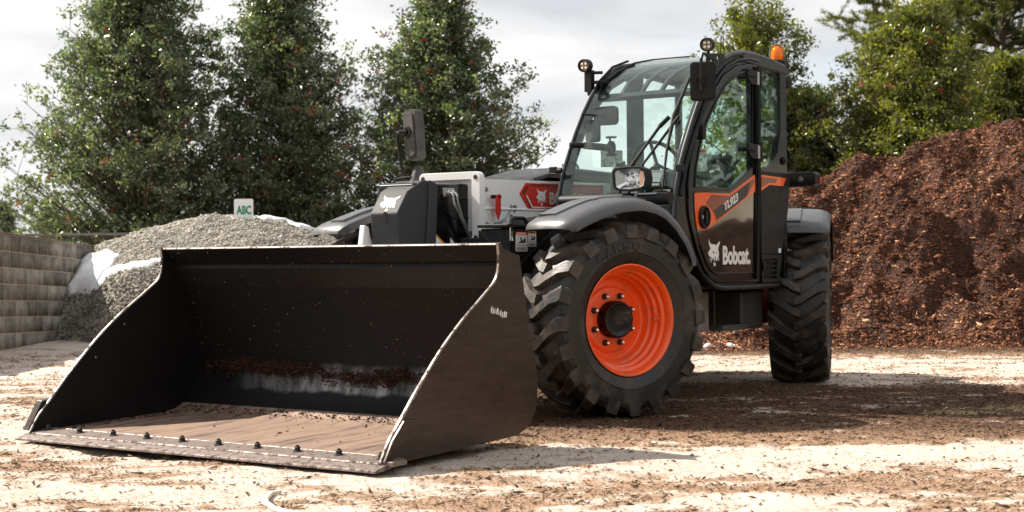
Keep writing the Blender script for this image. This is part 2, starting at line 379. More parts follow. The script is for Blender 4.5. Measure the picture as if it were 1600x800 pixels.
# ---------------- wheels
def make_wheel():
    w = empty('wheel', parent=TH)
    t = MB()
    t.lathe([(-.19,.335),(-.205,.345),(-.235,.40),(-.247,.46),(-.240,.525),(-.205,.572),(-.12,.585),(0,.590),(.12,.585),(.205,.572),(.232,.545),(.238,.540),(.2405,.522),(.2435,.520),(.247,.46),(.246,.435),(.2495,.43),(.2485,.423),(.244,.42),(.235,.40),(.222,.368),(.205,.345),(.19,.335)], 96)
    NL = 20
    for sgn in (1, -1):
        for k in range(NL):
            th0 = 2 * math.pi * (k + (0.5 if sgn < 0 else 0)) / NL + random.uniform(-.006, .006)
            st = [((.262, .515), (.232, .515), .0, .050, .064), ((.252, .596), (.215, .55), -.01, .040, .056), ((.18, .622), (.18, .572), -.07, .033, .047),
                  ((.085, .629), (.085, .58), -.165, .030, .044), ((.03, .630), (.03, .584), -.215, .031, .044), ((-.028, .630), (-.028, .585), -.235, .030, .042)]
            vs_ = []
            for (at, rt), (ab, rb), dth, ht, hb in st:
                for (a, r_, hw, s2) in ((ab, rb, hb, 1), (at, rt, ht, 1), (at, rt, ht, -1), (ab, rb, hb, -1)):
                    th = th0 + dth + s2 * hw / r_
                    vs_.append((r_ * math.cos(th), a * sgn, r_ * math.sin(th)))
            fs = []
            for i in range(len(st) - 1):
                o = i * 4
                for a, b in ((0, 1), (1, 2), (2, 3)): fs.append((o + a, o + b, o + 4 + b, o + 4 + a))
            fs += [(0, 3, 2, 1), (len(vs_) - 4, len(vs_) - 3, len(vs_) - 2, len(vs_) - 1)]
            t.mat(1).add(vs_, fs)
    tyre = t.build('tyre', ['rubber', 'rubber_lug'], w, angle=28)
    # raised maker's lettering on the sidewall
    mb = MB(); word = 'CAMSO'; x = 0
    for i, ch in enumerate(word):
        phi0 = R(-37 + 9.3 * i)
        def fn(u, v, d, phi0=phi0):
            ph = phi0 + u / .46; r_ = .437 + v
            return (-r_ * math.sin(ph), .2465 - max(0, r_ - .46) * .1 + d, r_ * math.cos(ph))
        text_into(mb, ch, fn, w=.058, h=.052, offset=.02, thick=.007)
    mb.build('sidewall_lettering', 'rubber_letter', w, smooth=False)
    rm = MB()
    rm.lathe([(.19,.325),(.205,.338),(.212,.350),(.222,.352),(.224,.346),(.216,.338),(.200,.328),(.178,.323),(.162,.321),(.150,.303),(.112,.302),(.100,.285),(.060,.284),(.046,.270),(.020,.268),(.006,.262),(-.006,.256),(-.012,.248),(-.010,.215),(.004,.205),(.008,.19),(.008,.05),(-.1,.05),(-.1,.30),(-.19,.34)], 96)
    rm.build('rim', 'orange_paint', w, angle=40)
    hb = MB(); hb.lathe([(.006,.120),(.084,.118),(.094,.110),(.095,.102),(.092,.098),(.093,.03),(.093,.0)], 48)
    for k in range(6):   # swirl ribs on the hub face
        pts = []
        for j in range(9):
            rr = .022 + .07 * j / 8; an = 2 * math.pi * k / 6 + 1.1 * (j / 8) ** 1.2
            pts.append((rr * math.cos(an), .093, rr * math.sin(an)))
        hb.tube(pts, .0022, 5)
    hb.build('hub_cap', 'black_paint', w, angle=40)
    for k in range(8):
        an = 2 * math.pi * (k + .5) / 8; c = Vector((.158 * math.cos(an), 0, .158 * math.sin(an)))
        nb = MB(); f_ = lambda p, c=c: p + c
        nb.lathe([(.008,.021),(.015,.0215),(.017,.018),(.034,.0175),(.037,.011)], 6, f_); nb.mat(1).lathe([(.035,.0095),(.054,.0095),(.056,.007),(.056,0)], 10, f_)
        nb.build('wheel_nut', ['bolt_black', 'chrome'], w, angle=30)
    vb = MB(); vb.tube([(-.297, .125, .0), (-.27, .135, .0)], .016, 10); vb.mat(1).tube([(-.272, .135, 0), (-.252, .15, 0)], .007, 8)
    vb.build('valve', ['orange_paint', 'dull_steel'], w)
    return w
W0 = make_wheel()
YK, SF, SR = .736, R(21.3), R(20.07)
def wheel_pose(x, s, steer): return (x + s * .25 * math.sin(steer), s * (YK + 0) * 1.0 + s * .25 * math.cos(steer), .615), -steer + (0 if s > 0 else math.pi)
WP = {'front near': wheel_pose(0, 1, SF), 'front far': wheel_pose(0, -1, SF), 'rear near': wheel_pose(-2.87, 1, -SR), 'rear far': wheel_pose(-2.87, -1, -SR)}
for i, (k, (loc, rz)) in enumerate(WP.items()):
    if i == 0: w = W0
    else:
        w = W0.copy(); COL.objects.link(w); w.parent = TH
        for ch in list(W0.children):
            c = ch.copy(); COL.objects.link(c); c.parent = w
    w.location = loc; w.rotation_euler = (0, 0, rz); w.scale = (1, .88, 1)
# turn the wheels a little so that they do not all show the same lug at the top
# ---------------- fenders (steer with the wheels)
def make_fender():
    top = [(.535,.570),(.528,.598),(.500,.622),(.445,.652),(.310,.703),(.200,.738),(.112,.755),(.0,.766),(-.075,.768),(-.202,.745),(-.298,.705),(-.40,.62),(-.49,.51),(-.545,.40),(-.555,.345)]
    ax = [(-.225, -.055), (-.215, -.018), (-.18, -.004), (-.06, .004), (.06, .004), (.165, -.006), (.215, -.022), (.243, -.055), (.246, -.075)]
    mb = MB(); n = len(ax); m_ = len(top); th = .012
    nrm = []
    for i in range(m_):
        a = Vector(top[max(0, i - 1)]); b = Vector(top[min(m_ - 1, i + 1)]); t = (b - a).normalized(); nrm.append(Vector((t.y, -t.x)) if t.x < 0 else Vector((-t.y, t.x)))
    def pt(i, j, off):
        a, dz = ax[j]; p = Vector(top[i]); q = p + nrm[i] * (dz + off)
        if i < 2: a *= .93
        return (q.x, a, q.y)
    for i in range(m_): nrm[i] = nrm[i] if nrm[i].dot(Vector(top[i])) > 0 else -nrm[i]
    vs_ = [pt(i, j, 0) for i in range(m_) for j in range(n)] + [pt(i, j, -th) for i in range(m_) for j in range(n)]
    o = m_ * n; fs = []
    for i in range(m_ - 1):
        for j in range(n - 1):
            a = i * n + j; fs.append((a, a + 1, a + n + 1, a + n)); fs.append((o + a, o + a + n, o + a + n + 1, o + a + 1))
        for j in (0, n - 1):
            a = i * n + j; fs.append((a, a + n, o + a + n, o + a))
    for i in (0, m_ - 1):
        for j in range(n - 1):
            a = i * n + j; fs.append((a, a + 1, o + a + 1, o + a))
    mb.add(vs_, fs)
    # pressed raised panel along the crown
    for (i0, i1, a0, a1) in ((3, 6, -.15, .02), (7, 9, -.12, .10)):
        q = []
        for i in range(i0, i1 + 1):
            for a in (a0, a1):
                p = Vector(top[i]) + nrm[i] * .015; q.append((p.x, a, p.y))
        for i in range(i0, i1 + 1):
            for a in (a0 - .012, a1 + .012):
                p = Vector(top[i]) + nrm[i] * -.004; q.append((p.x, a, p.y))
        k = (i1 - i0 + 1) * 2; fs = []
        for j in range(i1 - i0):
            a = 2 * j; fs.append((a, a + 1, a + 3, a + 2)); fs.append((a, a + 2, k + a + 2, k + a)); fs.append((a + 1, k + a + 1, k + a + 3, a + 3))
        fs += [(0, k, k + 1, 1), (k - 2, k - 1, 2 * k - 1, 2 * k - 2)]
        mb.add(q, fs)
    return mb.build('fender', 'fender_plastic', TH, angle=40)
F0 = make_fender()
for i, (k, (loc, rz)) in enumerate(WP.items()):
    f = F0 if i == 0 else F0.copy()
    if i: COL.objects.link(f); f.parent = TH
    flip = False
    f.location = loc; f.rotation_euler = (0, 0, rz + (0 if not flip else 0))
    if 'far' in k: f.scale = (-1, 1, 1)
# fender brackets, axles, chassis
for k, (loc, rz) in WP.items():
    mb = MB(); c = Vector(loc); rot = Matrix.Rotation(rz, 3, 'Z')
    q = lambda p: tuple(c + rot @ Vector(p))
    mb.tube([q((0, -.16, 0)), q((0, -.20, .35)), q((0.02, -.14, .735))], .022, 8)
    mb.tube([q((.0, -.20, .35)), q((.25, -.14, .69))], .014, 8)
    mb.build('fender_bracket', 'chassis_dark', TH)
for x in (0, -2.87):
    mb = MB(); mb.tube([(x, -.72, .60), (x, -.30, .56), (x, .30, .56), (x, .72, .60)], [.10, .13, .13, .10], 14)
    for s in (1, -1):
        loc, rz = WP[('front ' if x == 0 else 'rear ') + ('near' if s > 0 else 'far')]
        mb.tube([(x, s * .70, .61), loc], .14, 14)
    mb.tube([(x - .05, 0, .55), (x + .2, 0, .55)], .17, 14)
    mb.build('axle', 'chassis_dark', TH)
mb = MB()
for s in (1, -1): mb.box((-1.6, s * .36, .72), (4.5, .06, .36))
mb.box((-1.6, 0, .62), (4.2, .66, .10)); mb.box((.36, 0, .84), (.5, .8, .36)); mb.box((-3.6, 0, .85), (.55, 1.0, .5))
mb.box((-1.05, .56, .80), (1.3, .34, .5)); mb.box((.05, .22, .96), (.8, .34, .36))
mb.build('chassis', 'chassis_dark', TH, bevel=.01)
mb = MB(); mb.box((.62, -.18, .88), (.16, .52, .40)); mb.tube([(.62, -.40, .9), (.62, .05, .9)], .05)
mb.build('front_crossmember', 'chassis_dark', TH, bevel=.01)
# tank, step and recess under the cab
mb = MB(); mb.box((-2.165, .74, .598), (.385, .34, .285)); mb.build('fuel_tank', 'tank_grey', TH, bevel=.02, seg=3)
mb = MB(); mb.box((-1.325, .80, .612), (.19, .22, .28)); mb.build('skid_plate', 'skid_grey', TH, bevel=.008)
mb = MB(); mb.box((-1.70, .60, .62), (.54, .04, .27)); mb.box((-1.60, .70, .62), (.018, .2, .27)); mb.box((-1.78, .70, .62), (.03, .16, .27)); mb.build('step_recess', 'recess_reflection', TH, bevel=.004)
mb = MB(); mb.box((-1.78, .87, .488), (.44, .16, .012)); mb.box((-1.78, .945, .482), (.44, .012, .045)); mb.box((-1.995, .87, .485), (.012, .16, .04)); mb.box((-1.565, .87, .485), (.012, .16, .04)); mb.build('boarding_step', 'tank_grey', TH, bevel=.003)
mb = MB(); mb.box((-2.52, .70, .62), (.10, .3, .28)); mb.box((-2.40, 1.0, .70), (.03, .1, .12)); mb.build('rear_bracket', 'chassis_dark', TH, bevel=.006)
mb = MB(); mb.box((-2.47, 1.02, .555), (.05, .04, .04)); mb.build('side_reflector', 'orange_decal', TH, bevel=.006)
# round hydraulic cover behind the cab sill
mb = MB(); mb.lathe([(-.05, .14), (.03, .14), (.05, .12), (.055, .05), (.055, 0)], 28, lambda p: Vector((p.x - 2.38, p.y + .88, p.z + .89))); mb.build('rear_drum_cover', 'black_satin', TH)

# ---------------- boom
BX = side(0)
mb = MB()
outer = [(.20, 1.115), (.20, 1.535), (-3.3, 1.60), (-3.3, 1.15), (-.55, 1.10)]
mb.prism(outer, side(0), -.42, .035)
mb.prism([(.17, 1.332), (.17, 1.346), (-3.2, 1.372), (-3.2, 1.358)], side(.035), -.002, .008)
boom = mb.build('boom', 'white_paint', TH, bevel=.018, seg=3)
mb = MB()   # flange ring at the boom mouth
mb.prism(rrect(.50, .475, .035, 4, -.182, 1.345), lambda u, v, d: (.19 + d, u, v), 0, .055, [rrect(.385, .385, .012, 3, -.190, 1.340)])
mb.prism(rrect(.46, .44, .035, 4, -.182, 1.345), lambda u, v, d: (.15 + d, u, v), 0, .045, [rrect(.40, .40, .012, 3, -.190, 1.340)])
fl = mb.build('mouth_flange', 'white_paint', boom, bevel=.006)
for (u, v) in ((-.40, 1.545), (.035, 1.545), (.035, 1.145)):
    mb = MB(); mb.prism(circ(u, v, .016), lambda u, v, d: (.244 + d, u, v), 0, .004); mb.build('flange_hole', 'bolt_black', boom, smooth=False)
for p in ((.134, 1.468), (.126, 1.235)):
    mb = MB(); mb.lathe([(0, .019), (.006, .019), (.007, .014), (.016, .013), (.018, .008), (.018, 0)], 6, lambda q, p=p: Vector((q.x + p[0], q.y + .035, q.z + p[1]))); mb.build('boom_bolt', 'dull_steel', boom)
mb = MB(); mb.prism([(.118, 1.325), (.104, 1.318), (.045, 1.24), (.055, 1.13), (.075, 1.13), (.066, 1.236)], side(.035), 0, .008); mb.build('boom_rib', 'white_paint', boom, bevel=.003)
# red emblem panel
rp = [(-.275, 1.452), (-.352, 1.528), (-1.42, 1.55), (-1.42, 1.355), (-.395, 1.340)]
mb = MB(); mb.prism(rp, side(.037), 0, .003); pn = mb.build('emblem_panel', 'red_decal', boom, smooth=False)
mb = MB(); mb.prism([(-.30, 1.452), (-.362, 1.512), (-.388, 1.500), (-.335, 1.450)], side(.040), 0, .002); mb.prism([(-.41, 1.508), (-.42, 1.522), (-1.4, 1.542), (-1.4, 1.530)], side(.040), 0, .002)
mb.prism([(-.40, 1.352), (-.43, 1.346), (-.36, 1.44), (-.345, 1.445)], side(.040), 0, .002)
mb.build('emblem_shading', 'red_dark', boom, smooth=False)
mb = MB(); mb.prism([(-.350, 1.44), (-.362, 1.445), (-.432, 1.366), (-.425, 1.356)], side(.0425), 0, .002); mb.prism([(-.43, 1.356), (-.438, 1.366), (-1.4, 1.376), (-1.4, 1.366)], side(.0425), 0, .002)
mb.build('emblem_line', 'white_decal', boom, smooth=False)
build_logo('cat_emblem', 'white_decal', None, lambda u, v, d: (-.487 - u, .0425 + d, 1.376 + v), boom, .125, .122)
mb = MB(); text_into(mb, 'BOBCAT', lambda u, v, d: (-.658 - u, .0425 + d, 1.386 + v), w=.46, h=.088, offset=.02, thick=.003); mb.build('brand_lettering', 'white_decal', boom, smooth=False)
# boom angle scale and its red needle
mb = MB(); c0 = (.028, 1.425)
for k in range(17):
    an = R(-92 + 4.6 * k); r0, r1 = .175, (.215 if k % 4 == 0 else .198)
    ca, sa = math.cos(an), math.sin(an); nx, ny = -sa * .003, ca * .003
    q = [(c0[0] - r0 * ca * 1.15 - nx, c0[1] + r0 * sa - ny), (c0[0] - r0 * ca * 1.15 + nx, c0[1] + r0 * sa + ny), (c0[0] - r1 * ca * 1.15 + nx, c0[1] + r1 * sa + ny), (c0[0] - r1 * ca * 1.15 - nx, c0[1] + r1 * sa - ny)]
    mb.prism(q, side(.037), 0, .002)
for tx, an, s_ in (('60', -27, .038), ('40', -47, .038)):
    a = R(an); p0 = (c0[0] - .24 * math.cos(a) * 1.15, c0[1] + .24 * math.sin(a)); t = a + R(80)
    text_into(mb, tx, lambda u, v, d, p0=p0, t=t: (p0[0] - (u * math.cos(t) - v * math.sin(t)), .037 + d, p0[1] + u * math.sin(t) + v * math.cos(t)), h=s_, offset=.02, thick=.002)
mb.build('angle_scale', 'ink', boom, smooth=False)
mb = MB(); mb.prism([(.046, 1.437), (.022, 1.437), (.016, 1.405), (.018, 1.315), (.046, 1.262), (.076, 1.315), (.076, 1.41), (.06, 1.434)], side(.075), 0, .008); mb.mat(1).prism(rrect(.055, .026, .012, 3, .085, 1.418), side(.062), 0, .012)
mb.lathe([(0, .008), (.012, .008), (.013, 0)], 8, lambda q: Vector((q.x + .034, q.y + .083, q.z + 1.42)))
mb.build('angle_needle', ['red_decal', 'black_plastic'], boom, bevel=.002)
# inner boom section, hose fitting, pipes
mb = MB(); mb.prism([(.15, 1.02), (.15, 1.506), (.78, 1.494), (.80, 1.40), (.80, 1.02)], side(0), -.36, -.06); ib = mb.build('inner_boom', 'black_paint', TH, bevel=.022, seg=3)
mb = MB(); mb.box((.435, -.052, 1.444), (.125, .014, .05)); mb.box((.49, -.045, 1.42), (.02, .02, .02))
for x in (.44, .395): mb.tube([(x, -.045, 1.442), (x, -.018, 1.43), (x - .005, -.012, 1.41)], .011, 8); mb.tube([(x, -.045, 1.442), (x, -.03, 1.437)], .017, 6)
mb.build('hose_fitting', 'silver', ib, bevel=.002)
for dx in (0, .042):
    mb = MB(); mb.tube([(.44 - dx, -.012, 1.42), (.425 - dx, -.010, 1.37), (.36 - dx * .6, -.008, 1.27), (.20, -.008 + dx * .2, 1.06)], .0085, 8); mb.build('steel_pipe', 'silver', ib)
mb = MB(); mb.prism([(.60, 1.37), (.585, 1.37), (.38, 1.268), (.15, 1.272), (.15, 1.286), (.385, 1.284)], side(-.06), -.002, .006); mb.tube([(.22, -.053, 1.405), (.33, -.053, 1.405)], .010, 8); mb.tube([(.30, -.053, 1.26), (.20, -.053, 1.17)], .007, 6)
mb.build('hose_guide', 'black_satin', ib, bevel=.002)
mb = MB(); mb.tube([(.24, -.03, 1.14), (.33, -.03, 1.02)], .03, 12); mb.tube([(.20, -.03, 1.18), (.27, -.03, 1.10)], .016, 8); mb.build('tilt_rod_end', 'black_satin', ib)
mb = MB(); mb.prism([(.61, 1.335), (.575, 1.325), (.33, 1.10), (.62, 1.10)], side(-.058), 0, .012); mb.build('side_gusset', 'black_paint', ib, bevel=.003)
mb = MB(); mb.prism([(.64, 1.19), (.50, 1.10), (.645, 1.10)], side(-.045), 0, .003); mb.mat(1).prism([(.642, 1.190), (.632, 1.198), (.485, 1.107), (.50, 1.10)], side(-.045), 0, .003); mb.build('warning_label', ['white_decal', 'safety_yellow'], ib, smooth=False)
mb = MB(); mb.prism([(.425, 1.145), (.385, 1.115), (.385, 1.06), (.425, 1.06)], side(-.045), 0, .003); mb.build('small_label', 'white_decal', ib, smooth=False)
# boom head cover
mb = MB()
prof = [(.93, 1.02), (.965, 1.294), (.862, 1.435), (.70, 1.510), (.62, 1.51), (.60, 1.02)]
mb.prism(prof, side(0), -.275, -.055); hd = mb.build('boom_head', 'head_paint', TH, bevel=.010, seg=3)
mb = MB(); mb.prism([(.70, 1.02), (.66, 1.35), (.655, 1.515), (.59, 1.50), (.57, 1.46), (.60, 1.02)], side(-.062), 0, .03); mb.prism([(.70, 1.02), (.66, 1.35), (.655, 1.515), (.59, 1.50), (.57, 1.46), (.60, 1.02)], side(-.30), 0, .03); mb.build('head_flange', 'head_paint', hd, bevel=.012, seg=3)
mb = MB(); mb.tube([(.70 , -.31, 1.43), (.70, -.30, 1.50), (.69, -.26, 1.527), (.67, -.17, 1.535)], .009, 8); mb.build('head_hose', 'hose_black', hd)
mb = MB(); mb.lathe([(0, .014), (.012, .014), (.014, 0)], 10, lambda q: Vector((.745 + q.x, -.11 + q.z, 1.492 + q.y))); mb.build('head_bolt', 'silver', hd)
def hf(u, v, d, u0=-.255, s0=(.965, 1.294), s1=(.862, 1.435)):
    l = math.hypot(s1[0] - s0[0], s1[1] - s0[1]); tx, tz = (s1[0] - s0[0]) / l, (s1[1] - s0[1]) / l
    return (s0[0] + tx * v + tz * (d + .001), u0 + u, s0[1] + tz * v - tx * (d + .001))
build_logo('cat_emblem', 'white_decal', None, lambda u, v, d: hf(u + .03, v + .016, d), hd, .135, .130)
mb = MB(); mb.prism([(-.168, 1.24), (-.140, 1.24), (-.138, 1.29), (-.146, 1.305), (-.160, 1.305), (-.168, 1.29)], lambda u, v, d: (.962 + (v - 1.294) * .12 + d, u, v), 0, .006); mb.build('cover_slot', 'bolt_black', hd, smooth=False)
# coupler behind the bucket
mb = MB()
for y, zt in ((-.335, 1.215), (.0, 1.02)): mb.prism([(.86, .98), (.93, zt), (.97, zt + .01), (1.10, .5), (1.38, .35), (1.35, .75)], side(y), -.02, .02)
mb.tube([(1.2, -.5, .55), (1.2, .2, .55)], .05); mb.box((1.34, -.16, .55), (.06, 1.0, .5)); mb.build('coupler', 'white_paint', TH, bevel=.006)
mb = MB(); mb.tube([(.7, -.17, 1.0), (1.2, -.17, .6)], .05); mb.build('boom_cylinder', 'black_satin', TH)

# ---------------- battery / tool box on the side of the boom
mb = MB(); mb.box((.305, .475, 1.10), (.47, .05, .19)); mb.box((.30, .36, 1.06), (.49, .2, .27)); bx = mb.build('battery_box', 'black_plastic', TH, bevel=.012)
mb = MB(); mb.box((.29, .39, 1.212), (.56, .24, .022)); mb.build('box_lid', 'black_plastic', bx, bevel=.006)
mb = MB(); mb.tube([(.49, .47, 1.215), (.475, .47, 1.25), (.455, .47, 1.262), (.335, .47, 1.262), (.315, .47, 1.25), (.30, .47, 1.215)], .013, 8); mb.build('lid_handle', 'black_plastic', bx)
mb = MB(); mb.box((.645, .5035, 1.165), (.030, .008, .10)); mb.mat(1).box((.645, .508, 1.205), (.024, .012, .05))
mb.mat(0).tube([(.645, .508, 1.14), (.645, .515, 1.115)], .006, 6); lt = mb.build('box_latch', ['silver', 'black_plastic'], bx, bevel=.002)
for o_ in (lt,): o_.location.x = -.12
def sticker(name, u0, v0, w, h, head, words, y, parent):
    mb = MB(); f_ = lambda u, v, d: (u0 - u, y + d, v0 + v)
    mb.mat(0).prism([(0, 0), (w, 0), (w, h * .84), (0, h * .84)], f_, 0, .002)
    mb.mat(1 if head == 'red' else 3).prism([(0, h * .84), (w, h * .84), (w, h), (0, h)], f_, 0, .002)
    mb.mat(2)
    for k in range(3): mb.prism([(w * .08, h * (.06 + .055 * k)), (w * (.92 - .1 * (k % 2)), h * (.06 + .055 * k)), (w * (.92 - .1 * (k % 2)), h * (.085 + .055 * k)), (w * .08, h * (.085 + .055 * k))], f_, .002, .003)
    mb.prism([(w * .04, h * .30), (w * .96, h * .30), (w * .96, h * .315), (w * .04, h * .315)], f_, .002, .003)
    mb.prism([(w * .15, h * .42), (w * .8, h * .44), (w * .55, h * .56), (w * .45, h * .74), (w * .38, h * .72), (w * .42, h * .5)], f_, .002, .003)
    mb.prism([(w * .6, h * .5), (w * .85, h * .46), (w * .8, h * .7), (w * .75, h * .7)], f_, .002, .003)
    mb.mat(4 if head == 'red' else 2)
    text_into(mb, words, lambda u, v, d: f_(w * .22 + u, h * .875 + v, .002 + d), w=w * .62, h=h * .085, offset=.03, thick=.001)
    mb.prism([(w * .06, h * .87), (w * .19, h * .87), (w * .125, h * .97)], f_, .002, .003)
    return mb.build(name, ['white_decal', 'red_decal', 'ink', 'safety_yellow', 'white_decal'], parent, smooth=False)
sticker('danger_label', .476, 1.050, .135, .124, 'red', 'DANGER', .5015, bx)
sticker('warning_label', .330, 1.080, .092, .099, 'orange', 'WARNING', .5015, bx)
mb = MB(); mb.tube([(-.02, .49, 1.21), (.44, .49, .96)], .013, 8); mb.build('hydraulic_pipe', 'black_satin', TH)
mb = MB(); mb.prism([(-.02, 1.215), (-.05, 1.265), (-.40, 1.30), (-.45, 1.10), (-.02, 1.05)], side(.12), 0, .30); mb.build('front_valve_cover', 'black_dusty', TH, bevel=.012)

# ---------------- bucket
BW = 1.255
mb = MB()
inner = [(2.70, .050), (1.80, .070), (1.70, .086), (1.63, .118), (1.572, .165), (1.535, .225), (1.517, .31), (1.520, .42), (1.575, .66), (1.663, .955), (1.685, .992), (1.792, 1.080)]
def thick(prof, t):
    out = []
    for i in range(len(prof)):
        a = Vector(prof[max(0, i - 1)]); b = Vector(prof[min(len(prof) - 1, i + 1)]); d = (b - a).normalized(); n = Vector((d.y, -d.x)); n = n if True else -n
        out.append(tuple(Vector(prof[i]) - n * t))
    return out
bk_prof = inner[3:]; ot = thick(bk_prof, .014)
mb.prism(bk_prof + ot[::-1], lambda u, v, d: (u, d, v), -BW, BW)
bucket = mb.build('bucket', 'bucket_shell', TH, angle=50)
mb = MB(); mb.prism([(2.70, .034), (2.70, .050), (1.80, .070), (1.70, .086), (1.63, .118), (1.622, .104), (1.693, .071), (1.80, .052)], lambda u, v, d: (u, d, v), -BW, BW); mb.build('floor_plate', 'floor_steel', bucket, smooth=False)
# top lip: leaning plate with a fold, and the step plate below it
mb = MB(); mb.prism([(1.612, .83), (1.616, .827), (1.690, .962), (1.680, .984), (1.66, .985)], lambda u, v, d: (u + .004, d, v), -BW, BW); mb.build('back_plate', 'bucket_paint', bucket, bevel=.003)
mb = MB(); mb.tube([(1.792, -BW - .02, 1.082), (1.792, BW + .02, 1.082)], .005, 6); mb.build('lip_edge', 'edge_bright', bucket)
front_edge = [(2.80, .045), (2.735, .140), (2.665, .210), (2.565, .315), (2.46, .418), (2.31, .555), (2.14, .685), (1.985, .785), (1.885, .850)]
fe = []
for k in range(len(front_edge) - 1):   # smooth sweep through the measured points
    p0, p1, p2, p3 = (Vector(front_edge[max(0, min(len(front_edge) - 1, k + d))]) for d in (-1, 0, 1, 2))
    for t in (0, .25, .5, .75): fe.append(tuple(.5 * (2 * p1 + (p2 - p0) * t + (2 * p0 - 5 * p1 + 4 * p2 - p3) * t * t + (3 * p1 - p0 - 3 * p2 + p3) * t ** 3)))
fe += [(1.885, .850), (1.845, .877), (1.818, .905), (1.802, .938), (1.795, .975), (1.793, 1.03)]
sp = [(1.803, 1.088), (1.784, 1.092), (1.768, 1.062), (1.745, 1.050), (1.70, 1.042), (1.608, 1.02), (1.57, .86), (1.525, .68), (1.475, .48), (1.445, .39), (1.437, .30), (1.446, .225), (1.470, .165), (1.510, .118), (1.57, .080), (1.65, .058), (2.74, .030)] + fe
for s in (1, -1):
    y0 = s * (BW + .0125)
    holes = [circ(2.105, .633, .009, 8), circ(2.325, .446, .009, 8)]
    mb = MB(); mb.prism(sp, side(y0), -.012, .012, holes)
    pl = mb.build('side_plate', 'bucket_side_paint' if s > 0 else 'bucket_paint', bucket, smooth=False, bevel=.0015, seg=1)
    # bright thin rim along the mouth
    rimp = [Vector((p[0], y0, p[1])) for p in fe] + [Vector((1.800, y0, 1.088))]
    mb = MB(); mb.tube([p + Vector((.0, 0, .0)) for p in rimp], .0125, 4) if False else mb.tube([p + Vector((-.003, 0, -.002)) for p in rimp], .0095, 6); mb.build('plate_edge', 'edge_bright', bucket)
mb = MB(); mb.prism([(2.80, .055), (2.735, .055), (2.60, .20), (2.63, .225), (2.70, .215)], side(-BW - .055), -.02, .03); mb.build('side_cutter', 'bucket_side_paint', bucket, bevel=.004)
mb = MB(); mb.prism([(2.797, .048), (2.535, .215), (2.54, .232), (2.640, .234), (2.735, .143)], side(BW + .034), -.008, .006); mb.build('side_cutter', 'bucket_side_paint', bucket, bevel=.003)
mb = MB(); mb.box((2.73, BW + .055, .042), (.11, .05, .024)); mb.build('edge_end_cap', 'edge_steel', bucket, bevel=.003)
mb = MB(); mb.prism([(2.875, .008), (2.872, .020), (2.79, .040), (2.655, .056), (2.655, .034), (2.80, .012)], lambda u, v, d: (u, d, v), -BW - .045, BW + .045); mb.prism([(2.800, .0385), (2.795, .046), (2.66, .060), (2.66, .055)], lambda u, v, d: (u, d, v), -BW - .03, BW + .03)
mb.build('cutting_edge', 'edge_steel', bucket, bevel=.002)
mb = MB(); mb.box((2.655, 0, .056), (.012, 2 * BW - .03, .010)); mb.build('weld_seam', 'edge_bright', bucket, bevel=.004)
for k in range(10):
    y = -1.21 + 2.42 * k / 9; c = Vector((2.715 + random.uniform(-.004, .004), y, .052)); rz_ = random.random()
    mb = MB(); mb.lathe([(0, .024), (.005, .024), (.007, .018)], 12, lambda p, c=c: Vector((p.x, p.z, p.y)) + c); mb.lathe([(.005, .0165), (.024, .016), (.027, .010), (.034, .0095), (.036, 0)], 6, lambda p, c=c: Vector((p.x, p.z, p.y)) + c); mb.build('edge_bolt', 'bolt_black', bucket)
# scratched lettering on the outer plate
mb = MB()
for k in range(9):
    x = 1.885 - .017 * k; z0 = .715 + random.uniform(-.01, .01) - .002 * k; mb.prism([(x, z0), (x - .009, z0 + .004), (x - .011 + random.uniform(-.008, .008), z0 + random.uniform(.025, .04)), (x - .003, z0 + .03)], side(BW + .0245), 0, .001)
mb.build('paint_scratches', 'white_decal', bucket, smooth=False)

# ---------------- cab
Y0c, Y1c = .15, 1.09
arc = [(-.572, 1.268), (-.592, 1.440), (-.655, 1.614), (-.735, 1.755), (-.832, 1.905), (-.932, 2.044), (-1.036, 2.163), (-1.169, 2.286), (-1.314, 2.378), (-1.483, 2.438), (-1.667, 2.468), (-1.834, 2.470), (-2.120, 2.462), (-2.40, 2.440)]
side_outline = arc + [(-2.425, 2.43), (-2.425, 1.66), (-2.40, 1.35), (-2.33, 1.15), (-2.215, .81), (-2.19, .785), (-1.10, .785), (-.97, .835), (-.85, .93), (-.73, 1.03), (-.60, 1.13)]
door_out = [(-.738, 1.30), (-.728, 1.487), (-.774, 1.662), (-.854, 1.819), (-.963, 1.980), (-1.116, 2.147), (-1.291, 2.285), (-1.503, 2.374), (-1.72, 2.412), (-1.845, 2.418), (-1.868, .822), (-1.165, .824), (-1.05, .855), (-.955, .925), (-.852, 1.06), (-.775, 1.20)]
door_win = [(-.818, 1.487), (-.840, 1.613), (-.911, 1.779), (-1.012, 1.939), (-1.165, 2.093), (-1.321, 2.224), (-1.502, 2.310), (-1.643, 2.347), (-1.755, 2.353), (-1.745, 1.654), (-1.362, 1.480)]
rear_win = [(-1.895, 2.408), (-2.30, 2.400), (-2.31, 1.98), (-2.245, 1.79), (-2.09, 1.675), (-1.905, 1.668)]
mb = MB(); mb.prism(side_outline, side(Y1c), -.055, 0, [door_out, rear_win])
far_front = [(-.68, 1.34), (-.78, 1.68), (-.93, 1.93), (-1.10, 2.10), (-1.30, 2.25), (-1.50, 2.33), (-1.585, 2.34), (-1.585, 1.34)]
far_rear = [(-1.78, 1.34), (-1.78, 2.39), (-2.385, 2.37), (-2.385, 1.34)]
mb.prism(side_outline, side(Y0c), 0, .045, [far_front, far_rear])
mb.prism([(Y0c + .002, .79), (Y1c - .002, .79), (Y1c - .002, 2.435), (Y0c + .002, 2.435)], lambda u, v, d: (-2.42 + d, u, v), 0, .05, [[(.185, 1.20), (1.055, 1.20), (1.055, 2.39), (.185, 2.39)]])
